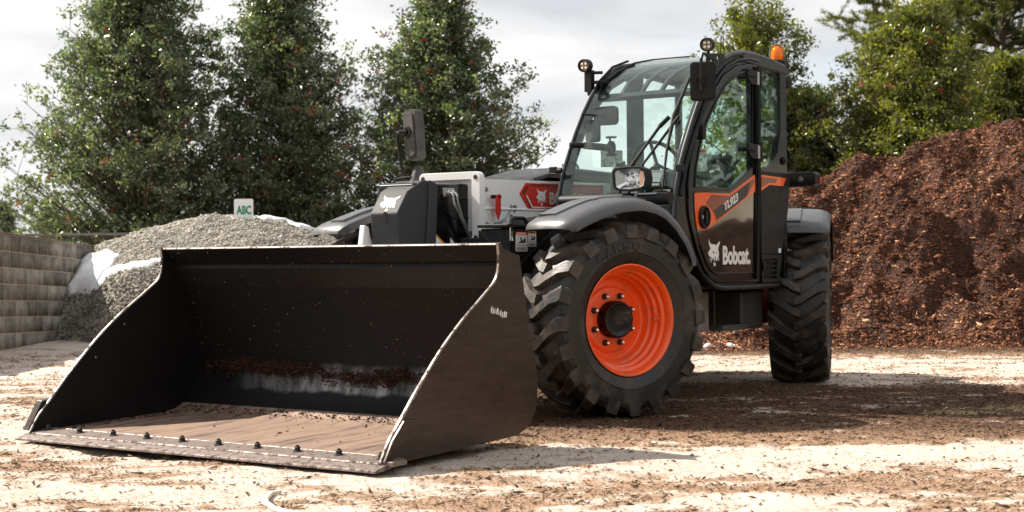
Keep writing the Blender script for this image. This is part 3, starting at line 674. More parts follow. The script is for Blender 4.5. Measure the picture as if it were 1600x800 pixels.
mb.box((-1.5, .62, .80), (1.8, .90, .03)); mb.box((-.595, .62, 1.10), (.03, .90, .50))
mb.prism([(-.585, 1.35), (-.60, 1.36), (-.63, 1.25), (-.615, 1.24)], side(.62), -.45, .45)
cab = mb.build('cab', 'black_paint', TH, bevel=.012, seg=3, angle=40)
# outer A pillar rail, seals
mb = MB(); mb.tube([(p[0] - .045, Y1c + .004, p[1] - .022) for p in arc[1:12]], .016, 8); mb.build('pillar_rail', 'black_satin', cab)
mb = MB()
for y in (Y0c + .012, Y1c - .012): mb.tube([(p[0] + .006, y, p[1] + .006) for p in arc[:11]], .011, 8)
mb.build('windshield_seal', 'grey_metal_paint', cab)
# windshield glass, curving back into the roof
gp = arc[:11]; mb = MB(); th = [Vector((p[0] + .004, p[1] + .004)) for p in gp]; ti = [Vector((p[0] - .002, p[1] - .001)) for p in gp]
nseg = 6; ys = [Y0c + .02 + (Y1c - Y0c - .04) * k / nseg for k in range(nseg + 1)]; bow = lambda y: .030 * (1 - ((y - .62) / .45) ** 2)
vs_ = [(p.x + bow(y), y, p.y + bow(y) * .4) for p in th for y in ys]; k = nseg + 1; n1 = len(vs_)
vs_ += [(p.x + bow(y), y, p.y + bow(y) * .4) for p in ti for y in ys]; fs = []
for i in range(len(gp) - 1):
    for j in range(nseg): a = i * k + j; fs += [(a, a + 1, a + k + 1, a + k), (n1 + a, n1 + a + k, n1 + a + k + 1, n1 + a + 1)]
    for j in (0, nseg): a = i * k + j; fs.append((a, a + k, n1 + a + k, n1 + a))
for i in (0, len(gp) - 1):
    for j in range(nseg): a = i * k + j; fs.append((a, a + 1, n1 + a + 1, n1 + a))
mb.add(vs_, fs); mb.build('windshield', 'windshield_glass', cab, angle=60)
# roof rear panel and guard bars under the glass
rp_ = [(-1.62, 2.462), (-1.70, 2.492), (-1.86, 2.498), (-2.15, 2.488), (-2.38, 2.462), (-2.45, 2.43), (-2.44, 2.405), (-1.62, 2.42)]
mb = MB(); mb.prism(rp_, side(.62), -.485, .485); mb.build('roof_panel', 'grey_metal_paint', cab, bevel=.02, seg=3)
mb = MB(); edge = [(p[0] + .01, p[1] + .012) for p in arc[6:]]; mb.tube([(p[0], Y1c - .01, p[1] + .006) for p in edge], [.012, .016, .02, .022, .024, .024, .024, .02], 8); mb.build('roof_edge', 'grey_metal_paint', cab)
mb = MB(); mb.box((-1.10, .62, 2.165), (.05, .86, .035), Matrix.Rotation(R(40), 3, 'Y')); ba = [(-1.10, 2.17), (-1.22, 2.275), (-1.36, 2.345), (-1.52, 2.40), (-1.70, 2.425)]
for kk in range(6):
    y = .22 + .80 * kk / 5
    for i in range(len(ba) - 1):
        a, b = Vector((ba[i][0], 0, ba[i][1])), Vector((ba[i + 1][0], 0, ba[i + 1][1])); d = b - a
        mb.box(((a + b) / 2) + Vector((0, y, 0)), (d.length + .01, .024, .024), Matrix.Rotation(-math.atan2(d.z, d.x), 3, 'Y'))
mb.build('roof_guard', 'black_satin', cab)
mb = MB(); mb.prism([(.18, 1.19), (1.06, 1.19), (1.06, 2.395), (.18, 2.395)], lambda u, v, d: (-2.40 + d, u, v), 0, .006); mb.build('rear_window', 'window_glass', cab, smooth=False)
for q in (far_front, far_rear):
    mb = MB(); mb.prism(q, side(Y0c + .02), 0, .006); mb.build('right_window', 'windshield_glass', cab, smooth=False)
mb = MB(); mb.prism(rear_win, side(Y1c - .02), 0, .006); mb.build('quarter_window', 'window_glass', cab, smooth=False)
mb = MB(); mb.tube([(-.60, Y0c - .02, 1.62), (-.60, Y0c + .03, 1.62)], .018, 8); mb.box((-.60, Y0c - .04, 1.625), (.035, .05, .045)); mb.tube([(-.61, Y0c - .07, 1.625), (-.72, Y0c - .1, 1.64)], .010, 6); mb.build('hinge_clamp', 'black_satin', cab, bevel=.003)
mb = MB(); mb.box((-.60, Y1c + .02, 1.60), (.035, .05, .05)); mb.build('pillar_clamp', 'black_satin', cab, bevel=.004)
# cab inside
mb = MB(); mb.box((-1.72, .62, 1.20), (.46, .48, .14)); mb.box((-1.93, .62, 1.50), (.12, .46, .56), Matrix.Rotation(R(-10), 3, 'Y')); mb.box((-1.70, .62, 1.0), (.36, .36, .36)); mb.build('seat', 'seat_fabric', cab, bevel=.04, seg=3)
mb = MB(); mb.lathe([(0, .165 + .014 * math.cos(a)) if False else (.014 * math.sin(a), .185 + .014 * math.cos(a)) for a in [2 * math.pi * k / 8 for k in range(8)]], 36, lambda p: Matrix.Rotation(R(-58), 3, 'Y') @ Vector((p.x, p.z, p.y)) + Vector((-1.08, .68, 1.66)), closed=True)
mb.tube([(-1.08, .68, 1.66), (-.90, .68, 1.36)], .03, 8)
for an in (0, 120, 240): mb.tube([(-1.08, .68, 1.66), Matrix.Rotation(R(-58), 3, 'Y') @ Vector((.18 * math.cos(R(an)), .18 * math.sin(R(an)), 0)) + Vector((-1.08, .68, 1.66))], .014, 6)
mb.build('steering_wheel', 'black_plastic', cab)
mb = MB(); mb.prism([(-.64, 1.15), (-.64, 1.36), (-.80, 1.44), (-.98, 1.42), (-1.0, 1.15)], side(.62), -.44, .44); mb.prism([(-.76, 1.48), (-.84, 1.60), (-.98, 1.62), (-1.02, 1.48)], side(.72), -.16, .16); mb.build('dashboard', 'dash_plastic', cab, bevel=.03, seg=3)
for yv in (.33, .50, .86):
    mb = MB(); mb.lathe([(0, .055), (.02, .052), (.024, .04), (.018, .036), (.018, 0)], 18, lambda p, yv=yv: Vector((p.x - .78, p.z + yv, p.y + 1.44))); mb.mat(1).box((-.765, yv, 1.462), (.05, .02, .006)); mb.build('air_vent', ['black_plastic', 'orange_decal'], cab)
mb = MB(); mb.box((-1.22, .36, 1.50), (.26, .14, .22)); mb.tube([(-1.16, .36, 1.6), (-1.13, .36, 1.70)], .03, 8); mb.tube([(-1.22, .36, 1.66), (-1.10, .33, 1.68), (-1.02, .36, 1.62), (-1.08, .38, 1.56)], .018, 8); mb.build('joystick_console', 'dash_plastic', cab, bevel=.02)
mb = MB(); mb.prism(rrect(.19, .135, .03, 3), lambda u, v, d: (-.97 + d, .34 + u, 2.02 + v), 0, .035); mb.tube([(-.955, .36, 2.02), (-.84, .2, 2.03)], .008, 6); mb.build('inside_mirror', 'black_plastic', cab, bevel=.006)
mb = MB(); mb.prism(rrect(.11, .16, .02, 3), lambda u, v, d: (-.90 + d, .27 + u, 1.91 + v), 0, .03); mb.build('side_mirror', 'black_plastic', cab, bevel=.006)
mb = MB(); mb.tube([(-.68, .20, 1.80), (-.76, .27, 1.80)], .02, 8); mb.tube([(-.76, .27, 1.80), (-.90, .40, 1.785)], .026, 10); mb.tube([(-.90, .40, 1.74), (-.90, .40, 1.86)], .008, 6); mb.tube([(-.90, .37, 1.86), (-.90, .45, 1.86)], .009, 6); mb.tube([(-.90, .37, 1.735), (-.90, .45, 1.735)], .009, 6); mb.lathe([(-.015, .05), (.015, .05), (.016, .03), (.016, 0)], 14, lambda p: Vector((p.y - .90, p.x * .6 + .41, p.z + 1.785))); mb.build('phone_holder', 'black_plastic', cab)
mb = MB(); mb.prism([(-1.10, 1.79), (-1.42, 1.805), (-1.42, 1.68), (-1.10, 1.665)], side(Y0c + .055), 0, .003); mb.build('paper_chart', 'paper', cab, smooth=False)
mb = MB(); mb.prism([(-.95, 1.78), (-1.28, 1.79), (-1.28, 1.66), (-.95, 1.65)], side(.92), 0, .003) if False else mb.box((-1.36, .80, 1.70), (.012, .26, .16)); mb.mat(1).box((-1.352, .80, 1.765), (.006, .25, .02)); mb.build('load_chart', ['paper', 'orange_decal'], cab, smooth=False)
# wipers
mb = MB(); o_ = .045
mb.tube([(-1.14 + o_, .93, 2.25), (-.888 + o_, .94, 1.975), (-.72 + o_, .97, 1.72), (-.60 + o_, 1.0, 1.47)], [.010, .016, .010, .007], 8)
mb.tube([(-.885 + o_, .905, 1.97), (-.84 + o_, .855, 1.905)], .016, 8); mb.tube([(-.84 + o_, .855, 1.905), (-.66 + o_, .72, 1.62), (-.585 + o_, .66, 1.42)], [.012, .009, .008], 8)
mb.tube([(-.877 + o_, .98, 1.965), (-.66 + o_, .80, 1.615), (-.59 + o_, .73, 1.42)], [.012, .008, .007], 8); mb.build('wiper', 'hose_black', cab)
mb = MB(); pts_w = [(-1.14, .20, 2.30), (-1.30, .24, 2.395), (-1.5, .28, 2.462), (-1.68, .34, 2.50)]; mb.tube(pts_w, .007, 6); mb.tube([(-1.10, .21, 2.26), (-1.26, .27, 2.37), (-1.42, .31, 2.44)], .013, 6); mb.tube([(-1.08, .19, 2.27), (-1.26, .22, 2.41), (-1.44, .25, 2.47)], .009, 6); mb.tube([(-1.68, .34, 2.50), (-1.72, .62, 2.505)], .006, 6); mb.build('roof_wiper', 'hose_black', cab)

# ---------------- door
mb = MB(); mb.prism([(x * 1 + (0.006 if False else 0), z) for x, z in door_out], side(1.06), 0, .045, [door_win]); door = mb.build('door', 'black_paint', TH, bevel=.008, seg=3, angle=40)
mb = MB(); mb.prism(door_win, side(1.082), 0, .006); mb.build('door_window', 'window_glass', door, smooth=False)
ring = [Vector((p[0], 1.106, p[1])) for p in door_win]; mb = MB(); mb.tube(ring + ring[:1], .009, 6, cap=False); mb.build('window_seal', 'black_satin', door)
low = [(-.800, 1.37), (-.815, 1.455), (-1.352, 1.455), (-1.79, 1.61), (-1.795, .885), (-1.13, .888), (-1.05, .912), (-.975, .972), (-.890, 1.085), (-.825, 1.235)]
mb = MB(); mb.prism(low, side(1.105), 0, .004); mb.build('lower_glass', 'dark_glass', door, smooth=False)
mb = MB(); lr = [Vector((p[0], 1.108, p[1])) for p in low[4:9]]; mb.tube([Vector((-1.80, 1.108, 1.55))] + lr, .006, 6); mb.build('glass_seal', 'dull_steel' if False else 'black_satin', door)
orange = [(-.806, 1.44), (-.973, 1.449), (-1.350, 1.449), (-1.786, 1.604), (-1.79, 1.482), (-1.078, 1.226), (-1.028, 1.203), (-.949, 1.188), (-.842, 1.20), (-.81, 1.33)]
mb = MB(); mb.prism(orange, side(1.109), 0, .003); mb.build('orange_band', 'orange_decal', door, smooth=False)
mb = MB(); mb.prism([(-1.067, 1.436), (-1.358, 1.434), (-1.76, 1.575), (-1.768, 1.545), (-1.636, 1.44), (-1.149, 1.262), (-1.090, 1.318), (-.975, 1.377)], side(1.112), 0, .002); mb.build('dark_inset', 'orange_dark', door, smooth=False)
mb = MB(); mb.prism([(-1.100, 1.327), (-1.690, 1.547), (-1.636, 1.443), (-1.154, 1.262)], side(1.114), 0, .002); bd = mb.build('model_badge', 'badge_grey', door, smooth=False)
mb = MB(); mb.prism([(-1.13, 1.262), (-1.148, 1.250), (-1.645, 1.434), (-1.638, 1.444)], side(1.114), 0, .002); mb.prism([(-1.13, 1.262), (-1.148, 1.250), (-1.094, 1.313), (-1.086, 1.318)], side(1.114), 0, .002); mb.build('badge_line', 'orange_decal', door, smooth=False)
sl = R(19.0)
def tlf(u, v, d, x0=-1.252, z0=1.322): return (x0 - u * math.cos(sl) + v * .06, 1.116 + d, z0 + u * math.sin(sl) * 1.02 + v)
mb = MB(); wd = text_into(mb, 'TL923', tlf, w=.245, h=.062, offset=.035, thick=.002); mb.mat(1).prism([(.0, .050), (.030, .050), (.030, .064), (.0, .064)], lambda u, v, d: tlf(u + .012, v, d), .0022, .003)
mb.build('model_lettering', ['white_decal', 'orange_decal'], door, smooth=False)
build_logo('cat_emblem', 'white_decal', None, lambda u, v, d: (-1.012 - u, 1.1092 + d, .940 + v), door, .180, .188)
mb = MB(); text_into(mb, 'Bobcat.', lambda u, v, d: (-1.240 - u, 1.1092 + d, .948 + v), w=.455, h=.134, offset=.035, thick=.002); mb.build('brand_lettering', 'white_decal', door, smooth=False)
mb = MB(); hc = (-.940, 1.278); f_ = lambda p: Vector((p.x + hc[0], p.y + 1.112, p.z + hc[1]))
mb.lathe([(0, .080), (.014, .080), (.020, .073), (.018, .064), (.004, .060), (.004, 0)], 32, f_); mb.box((hc[0] - .02, 1.122, hc[1]), (.03, .016, .085)); mb.mat(1).lathe([(.016, .012), (.022, .012), (.024, 0)], 12, lambda p: Vector((p.x + hc[0] + .045, p.y + 1.108, p.z + hc[1]))); mb.build('door_handle', ['black_plastic', 'silver'], door)
for zc in (2.315, 1.775):
    mb = MB(); mb.prism([(-1.85, -.055), (-1.70, -.055), (-1.655, -.03), (-1.635, .01), (-1.64, .045), (-1.66, .055), (-1.85, .045)], lambda u, v, d, zc=zc: (u, 1.112 + d, zc + v), 0, .022); mb.mat(1).box((-1.80, 1.137, zc - .005), (.034, .010, .095)); mb.mat(0).tube([(-1.853, 1.13, zc - .075), (-1.853, 1.13, zc + .075)], .014, 10)
    for xx in (-1.68, -1.725): mb.lathe([(0, .009), (.008, .008), (.009, 0)], 8, lambda p, xx=xx, zc=zc: Vector((p.x + xx, p.y + 1.134, p.z + zc)))
    mb.build('door_hinge', ['black_plastic', 'silver'], door, bevel=.003)
mb = MB(); mb.tube([(-1.70, 1.075, 1.79), (-1.62, 1.04, 1.79)], .02, 8); mb.lathe([(-.01, .05), (.02, .055), (.025, .03), (.025, 0)], 16, lambda p: Vector((p.x - 1.47, p.y + 1.03, p.z + 1.71))); mb.tube([(-1.47, 1.03, 1.71), (-1.36, .98, 1.68)], .018, 8); mb.build('window_catch', 'black_plastic', door)
mb = MB(); mb.tube([(-.94, 1.06, 1.56), (-1.20, 1.05, 1.55), (-1.38, 1.05, 1.56), (-1.62, 1.05, 1.70)], .014, 8); mb.build('grab_bar', 'black_plastic', door)
mb = MB(); mb.tube([(-1.795, 1.122, .84), (-1.83, 1.122, 1.5), (-1.845, 1.122, 2.40)], .016, 8); mb.build('door_post', 'black_paint', door)
mb = MB(); mb.prism(rrect(.05, .10, .015, 3, -.93, 1.86), side(1.10), 0, .03); mb.build('window_latch', 'black_plastic', door, bevel=.004)
# ---------------- rear quarter panel
rq = [(-1.880, 1.640), (-2.432, 1.645), (-2.385, 1.35), (-2.315, 1.17), (-2.265, 1.022), (-1.892, 1.022)]
mb = MB(); mb.prism(rq, side(1.092), 0, .022); qp = mb.build('side_panel', 'black_satin', TH, bevel=.008, seg=3)
mb = MB(); mb.prism([(-1.886, 1.608), (-2.341, 1.600), (-2.285, 1.538), (-2.031, 1.538), (-1.886, 1.490)], side(1.1155), 0, .002); mb.build('orange_band', 'orange_decal', qp, smooth=False)
mb = MB(); mb.prism([(-1.89, 1.592), (-2.173, 1.590), (-2.143, 1.557), (-2.008, 1.552), (-1.89, 1.514)], side(1.118), 0, .0015); mb.build('dark_inset', 'orange_dark', qp, smooth=False)
mb = MB(); mb.prism([(-2.19, 1.065), (-2.235, 1.065), (-2.235, 1.03), (-2.19, 1.03)], side(1.1155), 0, .001); mb.build('small_label', 'white_decal', qp, smooth=False)
gq = [(-1.892, 1.015), (-2.262, 1.015), (-2.20, .81), (-1.895, .81)]
mb = MB(); mb.prism(gq, side(1.092), 0, .024, [[(-1.93, .985), (-2.17, .985), (-2.15, .84), (-1.93, .84)]]); mb.prism(gq, side(1.088), 0, .006)
for kk in range(4): mb.box((-2.04, 1.110, .862 + .036 * kk), (.21, .022, .010), Matrix.Rotation(R(-30), 3, 'X'))
mb.box((-1.905, 1.122, .93), (.035, .02, .06)); mb.build('vent_grille', 'black_plastic', TH, bevel=.004)
mb = MB(); mb.tube([(-.76, 1.10, 1.02), (-.93, 1.10, .875), (-1.10, 1.10, .80), (-1.25, 1.10, .785), (-2.20, 1.10, .785)], .022, 8); mb.build('sill_rail', 'black_satin', TH)
mb = MB(); mb.lathe([(0, .03), (.012, .03), (.014, .018), (.02, .016), (.02, 0)], 14, lambda p: Vector((p.x - 2.345, p.y + 1.092, p.z + 1.735))); mb.build('window_knob', 'black_plastic', TH)
mb = MB(); mb.tube([(-2.455, 1.05, .86), (-2.455, 1.05, 2.42)], .022, 8); mb.tube([(-2.52, 1.03, 1.95), (-2.52, 1.03, 2.38)], .012, 8); mb.box((-2.50, 1.03, 1.95), (.12, .04, .03)); mb.lathe([(-.02, .05), (.03, .055), (.04, .03), (.04, 0)], 14, lambda p: Vector((p.z - 2.53, p.y + 1.04, p.x + 2.36))); mb.build('rear_pillar_bracket', 'black_plastic', TH)
# ---------------- lamps, mirrors, beacon
def spot(name, c, d, r=.048):
    d = Vector(d).normalized(); q = d.to_track_quat('Y', 'Z').to_matrix(); f = lambda p: q @ p + Vector(c)
    mb = MB(); mb.lathe([(-.06, 0), (-.06, r * .6), (-.03, r), (.03, r), (.036, r * .94), (.03, r * .84), (.018, r * .80)], 24, f); mb.tube([f(Vector((0, -.02, -r))), f(Vector((0, -.02, -r - .06)))], .012, 8)
    o = mb.build(name, 'black_plastic', TH)
    mb = MB(); mb.lathe([(.018, r * .84), (.020, r * .4), (.021, 0)], 20, f); mb.build('lens', 'lamp_face', o)
    mb = MB()
    for k in range(4):
        a = R(45 + 90 * k); mb.lathe([(.020, r * .26), (.026, r * .2), (.026, 0)], 8, lambda p, a=a: f(p + Vector((r * .42 * math.cos(a), 0, r * .42 * math.sin(a))))) 
    mb.build('led_cup', 'lamp_reflector', o)
    return o
spot('work_light', (-1.045, 1.10, 2.475), (1, .25, -.12))
spot('work_light', (-1.07, .10, 2.41), (1, .1, -.1))
mb = MB(); mb.prism([(-1.06, 2.16), (-1.02, 2.24), (-1.03, 2.40), (-1.09, 2.42), (-1.30, 2.44), (-1.32, 2.40), (-1.16, 2.27)], side(1.10), -.006, .006, [circ(-1.10, 2.36, .022, 10), circ(-1.20, 2.40, .018, 10)]); mb.build('light_bracket', 'black_satin', TH, bevel=.002)
mb = MB(); mb.box((-1.11, .11, 2.30), (.05, .06, .16)); mb.box((-1.13, .17, 2.29), (.05, .16, .02)); mb.box((-1.14, .13, 2.22), (.06, .08, .05)); mb.tube([(-1.10, .10, 2.36), (-1.15, .20, 2.36)], .012); mb.build('light_bracket', 'black_satin', TH, bevel=.003)
mb = MB(); mb.tube([(-1.62, .92, 2.47), (-1.64, .92, 2.62)], .004, 6); mb.build('antenna', 'hose_black', TH)
BC = Vector((-2.41, 1.02, 2.455)); fb = lambda p: Vector((p.x, p.z, p.y)) + BC
mb = MB(); mb.lathe([(-.03, .066), (.018, .075), (.05, .072), (.060, .062)], 28, fb); bc = mb.build('beacon', 'black_plastic', TH)
mb = MB(); mb.lathe([(.058, .060), (.075, .0615), (.135, .060), (.165, .052), (.182, .034), (.188, .012), (.188, 0), (.184, 0), (.178, .03), (.160, .048), (.13, .055), (.06, .055)], 28, fb); mb.build('beacon_dome', 'beacon_amber', bc)
mb = MB(); mb.lathe([(.06, .046), (.12, .046), (.15, .036), (.168, .018), (.170, 0)], 18, fb); mb.build('beacon_bulb', 'amber_lens', bc)
mb = MB(); mb.box((-2.38, 1.02, 2.435), (.2, .14, .035)); mb.build('beacon_bracket', 'black_plastic', TH, bevel=.008)
# left mirror, seen from the front
q = Matrix.Rotation(R(26), 3, 'Z'); mc = Vector((-.87, 1.150, 2.20)); fm = lambda u, v, d: tuple(mc + q @ Vector((d, u, v)))
mb = MB(); mb.prism(rrect(.172, .262, .024, 4), fm, -.03, .02); mb.prism(rrect(.150, .24, .02, 4), fm, .02, .030); ml = mb.build('left_mirror', 'black_plastic', TH, bevel=.012, seg=3)
mb = MB(); mb.prism(rrect(.155, .245, .02, 4), fm, -.036, -.030); mb.build('mirror_glass', 'chrome', ml, smooth=False)
mb = MB(); mb.lathe([(.03, .048), (.040, .046), (.042, .034), (.036, .030), (.036, 0)], 20, lambda p: Vector(fm(p.x - .01, p.z, p.y))); mb.build('mirror_socket', 'black_satin', ml)
mb = MB(); mb.tube([fm(-.01, -.07, .055), fm(-.01, .0, .055), fm(-.01, .15, .055), fm(.0, .185, .03), fm(.02, .19, -.02), (-1.05, 1.11, 2.38)], .0115, 8); mb.tube([fm(-.01, -.005, .04), fm(-.01, -.005, .075)], .02, 8); mb.build('mirror_arm', 'black_satin', ml)
# right mirror on its stalk
q2 = Matrix.Rotation(R(-12), 3, 'Z') @ Matrix.Rotation(R(5), 3, 'X'); mc2 = Vector((-.08, -.742, 1.885)); f2 = lambda u, v, d: tuple(mc2 + q2 @ Vector((d, u, v)))
mb = MB(); mb.prism(rrect(.130, .355, .03, 4), f2, -.065, .015); mb.prism(rrect(.10, .31, .03, 4), f2, .015, .03); mr_ = mb.build('right_mirror', 'mirror_shell', TH, bevel=.016, seg=3)
mb = MB(); mb.prism(rrect(.112, .335, .03, 4), f2, -.072, -.065); mb.build('mirror_glass', 'chrome', mr_, smooth=False)
mb = MB(); mb.lathe([(.028, .042), (.04, .04), (.042, .028), (.036, .024), (.036, 0)], 20, lambda p: Vector(f2(p.x - .01, p.z + .02, p.y))); mb.tube([f2(-.01, .02, .035), f2(-.05, .02, .065), f2(-.075, .02, .06)], .018, 8); mb.build('mirror_socket', 'black_satin', mr_)
mb = MB(); mb.tube([f2(-.085, .035, .06), f2(-.09, -.04, .055), f2(-.09, -.20, .04), f2(-.085, -.25, .035), f2(-.05, -.31, .02), (-.10, -.72, 1.40)], .012, 8); mb.build('mirror_arm', 'black_satin', mr_)
mb = MB(); mb.lathe([(0, .085), (.05, .08), (.15, .05), (.19, .03), (.195, 0)], 18, lambda p: Vector((p.x - .10, p.z * .8 - .70, p.y + 1.47))); mb.build('mirror_base', 'mirror_shell', mr_)
# headlight on its bar
fh = lambda u, v, d: (-.36 + d, .875 + u, 1.525 + v)
hl = [(-.135, .055), (-.115, .078), (-.02, .084), (.08, .080), (.118, .060), (.130, .0), (.118, -.055), (.085, -.070), (.0, -.080), (-.10, -.074), (-.128, -.055)]
mb = MB(); mb.prism(hl, fh, -.03, .03, [[(x * .86, z * .82) for x, z in hl]]); mb.prism([(x * .98, z * .96) for x, z in hl], fh, -.06, -.03); mb.prism([(x * .7, z * .7) for x, z in hl], fh, -.09, -.06); h_ = mb.build('headlight', 'black_plastic', TH, bevel=.008, seg=3)
mb = MB()   # faceted reflector bowl with a bulb shield
cu, cv = -.015, .0; ringA = [(x * .86, z * .82) for x, z in hl]; nA = len(ringA)
vs_ = [fh(x, z, .018) for x, z in ringA] + [fh(cu + (x - cu) * .45, cv + (z - cv) * .45, -.012) for x, z in ringA] + [fh(cu, cv, -.022)]
mb.add(vs_, [(i, (i + 1) % nA, nA + (i + 1) % nA, nA + i) for i in range(nA)] + [(nA + i, nA + (i + 1) % nA, 2 * nA) for i in range(nA)])
mb.lathe([(-.01, .026), (.01, .024), (.014, .018), (.006, .014), (.006, 0)], 14, lambda p: Vector(fh(p.x + cu, p.z + cv, p.y))); mb.build('reflector', 'lamp_reflector', h_, smooth=False)
mb = MB(); mb.prism([(.068, .052), (.098, .046), (.105, .0), (.096, -.045), (.066, -.052)], fh, -.005, .012); mb.build('turn_signal', 'warm_reflector', h_, bevel=.003)
mb = MB(); mb.prism([(x * .87, z * .83) for x, z in hl], fh, .021, .025); mb.build('lens', 'clear_lens', h_, smooth=False)
mb = MB(); mb.tube([(-.37, .90, 1.46), (-.37, .90, 1.405)], .012, 8); mb.box((-.37, .90, 1.435), (.05, .05, .014)); mb.box((-.38, .98, 1.425), (.05, .16, .012)); mb.build('headlight_stem', 'dull_steel', h_, bevel=.002)
mb = MB(); mb.tube([(-.40, .30, 1.392), (-.40, 1.135, 1.392)], .042, 16); mb.tube([(-.40, 1.13, 1.392), (-.40, 1.142, 1.392)], .045, 16); mb.build('headlight_bar', 'black_plastic', h_)
mb = MB(); mb.tube([(-.43, .96, 1.50), (-.46, 1.03, 1.50), (-.46, 1.05, 1.44), (-.43, 1.04, 1.40)], .005, 6); mb.build('headlight_cable', 'hose_black', h_)
# side lamp box behind the cab
mb = MB(); mb.prism(rrect(.11, .26, .03, 4), lambda u, v, d: (-2.62 + d, 1.13 + v, 1.60 + u), -.06, .05); sb = mb.build('rear_side_lamp', 'black_plastic', TH, bevel=.012, seg=3)
mb = MB(); mb.lathe([(.05, .022), (.056, .02), (.058, .010), (.058, 0)], 14, lambda p: Vector((p.y - 2.62, p.x + 1.14, p.z + 1.60))); mb.build('lens', 'dull_steel', sb)
mb = MB(); mb.prism(rrect(.05, .010, .004, 3), lambda u, v, d: (-2.62 + d, 1.258 + v, 1.59 + u), -.062, -.04); mb.build('red_lens', 'red_decal', sb)
mb = MB(); mb.tube([(-2.55, 1.02, 1.60), (-2.50, .98, 1.60)], .03); mb.build('lamp_mount', 'black_satin', sb)
# engine hood on the far side, rear body
mb = MB(); mb.prism([(-1.22, 1.12), (-1.22, 1.60), (-1.32, 1.632), (-1.78, 1.725), (-3.5, 1.70), (-3.62, 1.55), (-3.62, .85), (-1.3, .85)], side(-.76), -.30, .28); hd2 = mb.build('engine_hood', 'black_satin', TH, bevel=.03, seg=3)
mb = MB(); mb.tube([(-1.75, -.50, 1.745), (-1.92, -.50, 1.752), (-1.98, -.52, 1.73)], .012, 6); mb.box((-1.80, -.5, 1.738), (.10, .06, .02)); mb.build('hood_latch', 'black_satin', hd2)
mb = MB(); mb.box((-3.55, 0, 1.12), (.55, 1.25, .62)); mb.box((-2.85, .0, 1.0), (1.0, .9, .5)); mb.build('counterweight', 'black_satin', TH, bevel=.04, seg=3)

# ================================================================== GROUND
rng = np.random.default_rng(11)
def litter(x, y):
    """0..1: how much brown mulch litter covers the dirt here"""
    wob = (fbm(x * .7, y * .9, 3, 8) - .5) * 1.6
    band = sstep(7.7, 8.7, y + .12 * (x - 1) + wob * .5) * (1 - sstep(11.4, 12.4, y - .05 * (x - 1) + wob * .4)) * sstep(-1.4, .4, x)
    band2 = sstep(6.2, 6.6, y + wob * .3) * (1 - sstep(6.9, 7.6, y + wob * .3)) * sstep(.2, 1.8, x) * .20
    near = (1 - sstep(6.4, 8.0, y - .30 * np.maximum(0, -x) + wob * .4)) * .36
    foot = sstep(14.2, 15.8, y + wob * .4) * sstep(.8, 2.2, x) * .6 + sstep(12, 13, y + wob) * .22
    left = sstep(8.4, 9.6, y + wob * .5) * (1 - sstep(11.5, 14.0, y + wob)) * (1 - sstep(-3.2, -2.0, x)) * .30
    rip = fbm(x * 1.1 + 4, y * 3.2, 5, 3, .6); fine = fbm(x * 5.5, y * 13, 4, 9, .65)
    base = np.clip(band * .85 + band2 + near + foot + left + .22, 0, 1)
    return sstep(.25, .95, base + (rip - .5) * 1.25 + (fine - .5) * 1.15)
def shade_mulch(x, y):  # dark mulch band, with the shade under the machine put into the colour
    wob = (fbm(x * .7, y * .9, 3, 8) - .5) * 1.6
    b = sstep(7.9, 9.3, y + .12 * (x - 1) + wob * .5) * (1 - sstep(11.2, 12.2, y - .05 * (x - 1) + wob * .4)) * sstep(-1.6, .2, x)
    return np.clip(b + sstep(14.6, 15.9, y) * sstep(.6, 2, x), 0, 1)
def ground_z(x, y):
    near = np.exp(-((np.maximum(0, np.hypot(x * .8, y - 10) - 9) / 6) ** 2))
    z = (fbm(x * .55, y * .55, 3, 21) - .5) * .05 + (fbm(x * 2.3, y * 2.3, 4, 5) - .5) * .022
    for c0, sl_, w_ in ((6.62, .10, .24), (8.05, .07, .24), (13.2, -.05, .26), (14.9, -.03, .26)):   # tyre tracks pressed into the dirt
        d_ = y - (c0 + sl_ * x + .12 * np.sin(x * .8 + c0)); on = np.clip((w_ - np.abs(d_)) / .05, 0, 1) * sstep(.32, .55, fbm(x * .8, y * .8, 3, 88))
        z = z - on * (.010 + .012 * sstep(-.2, .4, np.sin(2 * np.pi * (x / .21 + np.abs(d_) * 3.0 + .5 * (d_ > 0)))))
    z = z + (fbm(x * 9, y * 12, 3, 33) - .5) * .012 + litter(x, y) * .012 * fbm(x * 14, y * 18, 2, 41)
    z = z * near
    return z - .012
def axis(lo, hi, step, far_lo, far_hi):
    a = list(np.arange(lo, hi, step)); s = step
    v = hi
    while v < far_hi: a.append(v); s *= 1.18; v += s
    a.append(far_hi); s = step; v = lo - step
    b = []
    while v > far_lo: b.append(v); s *= 1.18; v -= s
    b.append(far_lo)
    return np.array(b[::-1] + a)
gx = axis(-6.5, 7.5, .035, -400, 400); gy = axis(4.6, 17.5, .035, -200, 600)
X, Y = np.meshgrid(gx, gy); Z = ground_z(X, Y); LT = litter(X, Y)
nx_, ny_ = len(gx), len(gy)
idx = np.arange(nx_ * ny_).reshape(ny_, nx_)
F = np.stack([idx[:-1, :-1], idx[:-1, 1:], idx[1:, 1:], idx[1:, :-1]], -1).reshape(-1, 4)
